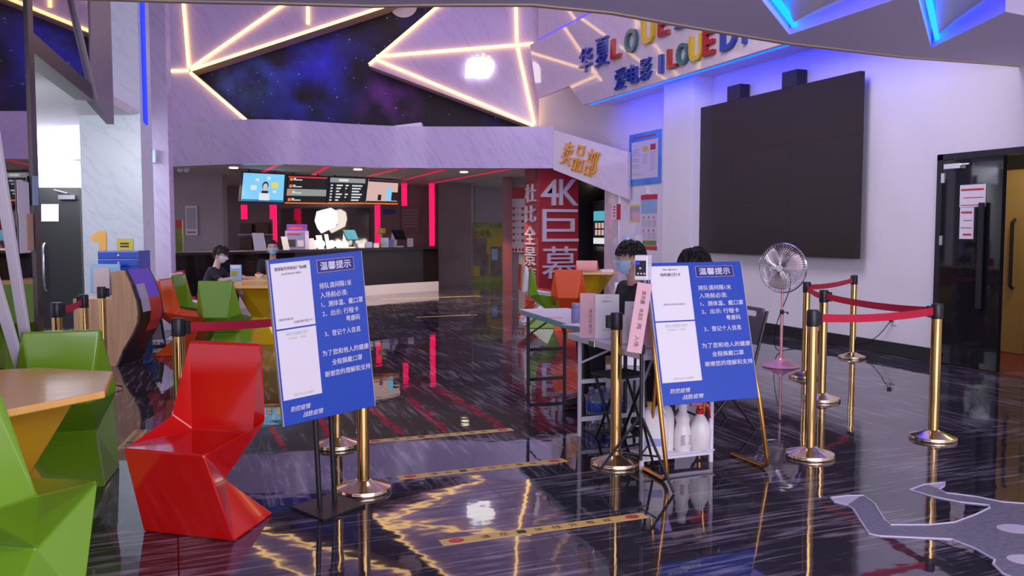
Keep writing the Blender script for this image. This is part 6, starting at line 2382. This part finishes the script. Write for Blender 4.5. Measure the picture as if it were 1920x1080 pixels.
    for i in range(hair.get('tufts', 0)):
        zz = rnd.uniform(-.7, .98)
        a_ = rnd.uniform(0, 2 * PI)
        rr = math.sqrt(1 - zz * zz)
        p = Vector((rr * math.cos(a_), rr * math.sin(a_), zz))
        o_ = Vector((p.x * .076, p.y * .098, p.z * .118))
        base = hf(p, o_)
        if base.length < head_pt(p, o_, s).length * 1.02:
            continue
        fall = Vector((p.x * .4 + rnd.uniform(-.3, .3), p.y * .4 + .55 * max(0, p.z) * (1 if p.y > -.2 else -.6) + rnd.uniform(-.25, .25), -.75 + rnd.uniform(-.2, .3)))
        nrm_ = base.normalized()
        tang = (fall - nrm_ * fall.dot(nrm_)).normalized()
        L_ = hair.get('len', .03) * rnd.uniform(.7, 1.3) * s
        pts = [base - nrm_ * .004, base + tang * L_ * .5 + nrm_ * (.004 + .5 * hair.get('lift', .006)), base + tang * L_ - nrm_ * (L_ * L_ * 3) + nrm_ * hair.get('lift', .006)]
        h.tube(pts, [.0065 * s, .0055 * s, .0012 * s], 5)
    if hair.get('bun'):
        h.ball(Vector((.03, -.115, .03)) * s, .042 * s, .035 * s, .042 * s, 16, 10)
        h.ball(Vector((-.01, -.105, -.03)) * s, .05 * s, .03 * s, .05 * s, 16, 10)
    h.build('hair', M['hair'], t, smooth=True)
    if mask:
        def mf(p, o_):
            rr = head_pt(p, Vector(o_), s)
            if p.y > .12 and -.93 < p.z < -.10:
                yb = rr.y - (.008 * s if abs(p.x) < .3 and p.z > -.45 else 0)
                return Vector((rr.x * 1.07, yb * 1.07 + .006 * s, rr.z * 1.03))
            return rr * .92
        h = MB(); h.M = rot
        h.ball((0, 0, 0), .076, .098, .118, 40, 28, mf)
        h.build('face_mask', M[mask], t, smooth=True)
        h = MB(); h.M = rot
        for q in (-1, 1):
            for z0 in (-.03, -.075):
                h.tube([Vector((.066 * q, .052, z0)) * s, Vector((.083 * q, .01, z0 * .6)) * s, Vector((.090 * q, -.02, -.012)) * s], .0022 * s, 5)
        h.build('mask_strap', M['paper'], t)
    return t


def sit(s=1.0, H=.47, lean=0.0, **k):
    z = H
    J = dict(pelvis=(0, 0, z + .07), chest=(0, .03 + lean * .6, z + .38), neck=(0, .035 + lean * .9, z + .53), head=(0, .06 + lean * 1.1, z + .68),
             sh_l=(-.175, .03 + lean * .75, z + .455), sh_r=(.175, .03 + lean * .75, z + .455),
             el_l=(-.22, .12 + lean, z + .20), el_r=(.22, .12 + lean, z + .20), wr_l=(-.14, .33 + lean, z + .25), wr_r=(.14, .33 + lean, z + .25),
             hp_l=(-.09, .02, z + .06), hp_r=(.09, .02, z + .06), kn_l=(-.12, .40, z + .05), kn_r=(.12, .40, z + .05),
             an_l=(-.12, .37, .085), an_r=(.12, .37, .085), to_l=(-.13, .52, .036), to_r=(.13, .52, .036))
    out = {}
    for a, p in J.items():
        if a[:2] in ('an', 'to'):
            out[a] = (p[0] * s, p[1] * s, p[2])
        elif a == 'pelvis' or a[:2] in ('hp', 'kn'):
            out[a] = (p[0] * s, p[1] * s, z + (p[2] - z) * s)
        else:
            out[a] = (p[0] * s, p[1] * s, z + (p[2] - z) * s)
    out.update(k)
    return out


# man in black, at the tables
J = sit(1.06, .46, .02, yaw=-.22, curl=.7, wr_l=(-.16, .30, .75), el_l=(-.24, .06, .70), hd_l=(.5, 1, -.1), wr_r=(.12, .32, .76), el_r=(.24, .10, .70), hd_r=(-.4, 1, -.1))
mx, my = 3.44, 6.02
person('person', 'person in black polo shirt and blue face mask seated behind the folding tables', (mx, my, 0), math.atan2(1, 0.06), 1.06, J, ['skin', 'shirt_black', 'trousers', 'shoe'], dict(brow=.38, side=.16, nape=-.50, vol=1.07, top=.09, tufts=900, len=.036, lift=.008), 'mask_blue', voxel=.0085)
# stool under him
t = thing('plastic_stool', 'dark seat of the person in the black polo shirt', 'stool', (mx, my, 0), math.atan2(1, 0.06))
MB().box(-.17, .17, -.16, .14, .425, .45).build('seat', M['grey_plastic'], t, bevel=.008)
for sx in (-1, 1):
    for sy in (-1, 1):
        MB().tube([(.15 * sx, .13 * sy - .01, 0), (.13 * sx, .11 * sy - .01, .43)], .012, 8).build('leg', M['dark_steel'], t, smooth=True)
# collar of the polo
# second worker behind the right sign
J = sit(1.0, .47, .06, yaw=.1, pitch=-.35, curl=.6)
person('person', 'person with dark tied hair seated behind the right blue sign, mostly hidden', (3.58, 5.26, 0), math.atan2(1, 0.1), 1.0, J, ['skin_pale', 'shirt_navy', 'trousers', 'shoe'], dict(brow=.30, side=-.45, nape=-.8, vol=1.09, top=.05, bun=True, tufts=700, len=.06, lift=.003), 'mask_white', voxel=.010)
# boy at the far table
bx = W((383 - 960) / 1638 * 11.9, 11.9)
J = sit(.92, .45, .16, curl=.4, pitch=-.35, wr_l=(-.06, .50, .775), el_l=(-.2, .28, .73), hd_l=(.3, 1, -.1), wr_r=(.08, .50, .775), el_r=(.2, .28, .73), hd_r=(-.3, 1, -.1))
person('person', 'boy in a navy T-shirt and white mask bent over the far yellow table', (bx.x, bx.y, 0), math.atan2(-UX.x, UX.y), .92, J, ['skin_pale', 'shirt_navy', 'trousers', 'shoe'], dict(brow=.34, side=.10, nape=-.5, vol=1.08, top=.08, tufts=400, len=.036, lift=.008), 'mask_white', voxel=.012)
# visitor across the far table
bx = W((511 - 960) / 1638 * 13.6, 13.6)
J = sit(.98, .47, .04, curl=.5)
person('person', 'person in dark clothes and pale blue mask seated behind the far yellow table', (bx.x, bx.y, 0), math.atan2(DX.x, -DX.y) + .25, .98, J, ['skin', 'shirt_black', 'trousers', 'shoe'], dict(brow=.55, side=.15, nape=-.5, vol=1.05, top=.02, tufts=200, len=.02, lift=.003), 'mask_blue', voxel=.013)
t = thing('dark_stool', 'dark stool under the person behind the far yellow table', 'stool', (bx.x, bx.y, 0), 0)
MB().lathe([(0, .43), (.17, .43), (.17, .455), (0, .455)], 20).build('seat', M['grey_plastic'], t)
MB().lathe([(.02, 0), (.025, .43)], 12).build('post', M['dark_steel'], t)
MB().lathe([(0, 0), (.16, 0), (.16, .02), (0, .03)], 20).build('base', M['dark_steel'], t)

for o in WLS:
    del o['_wl']
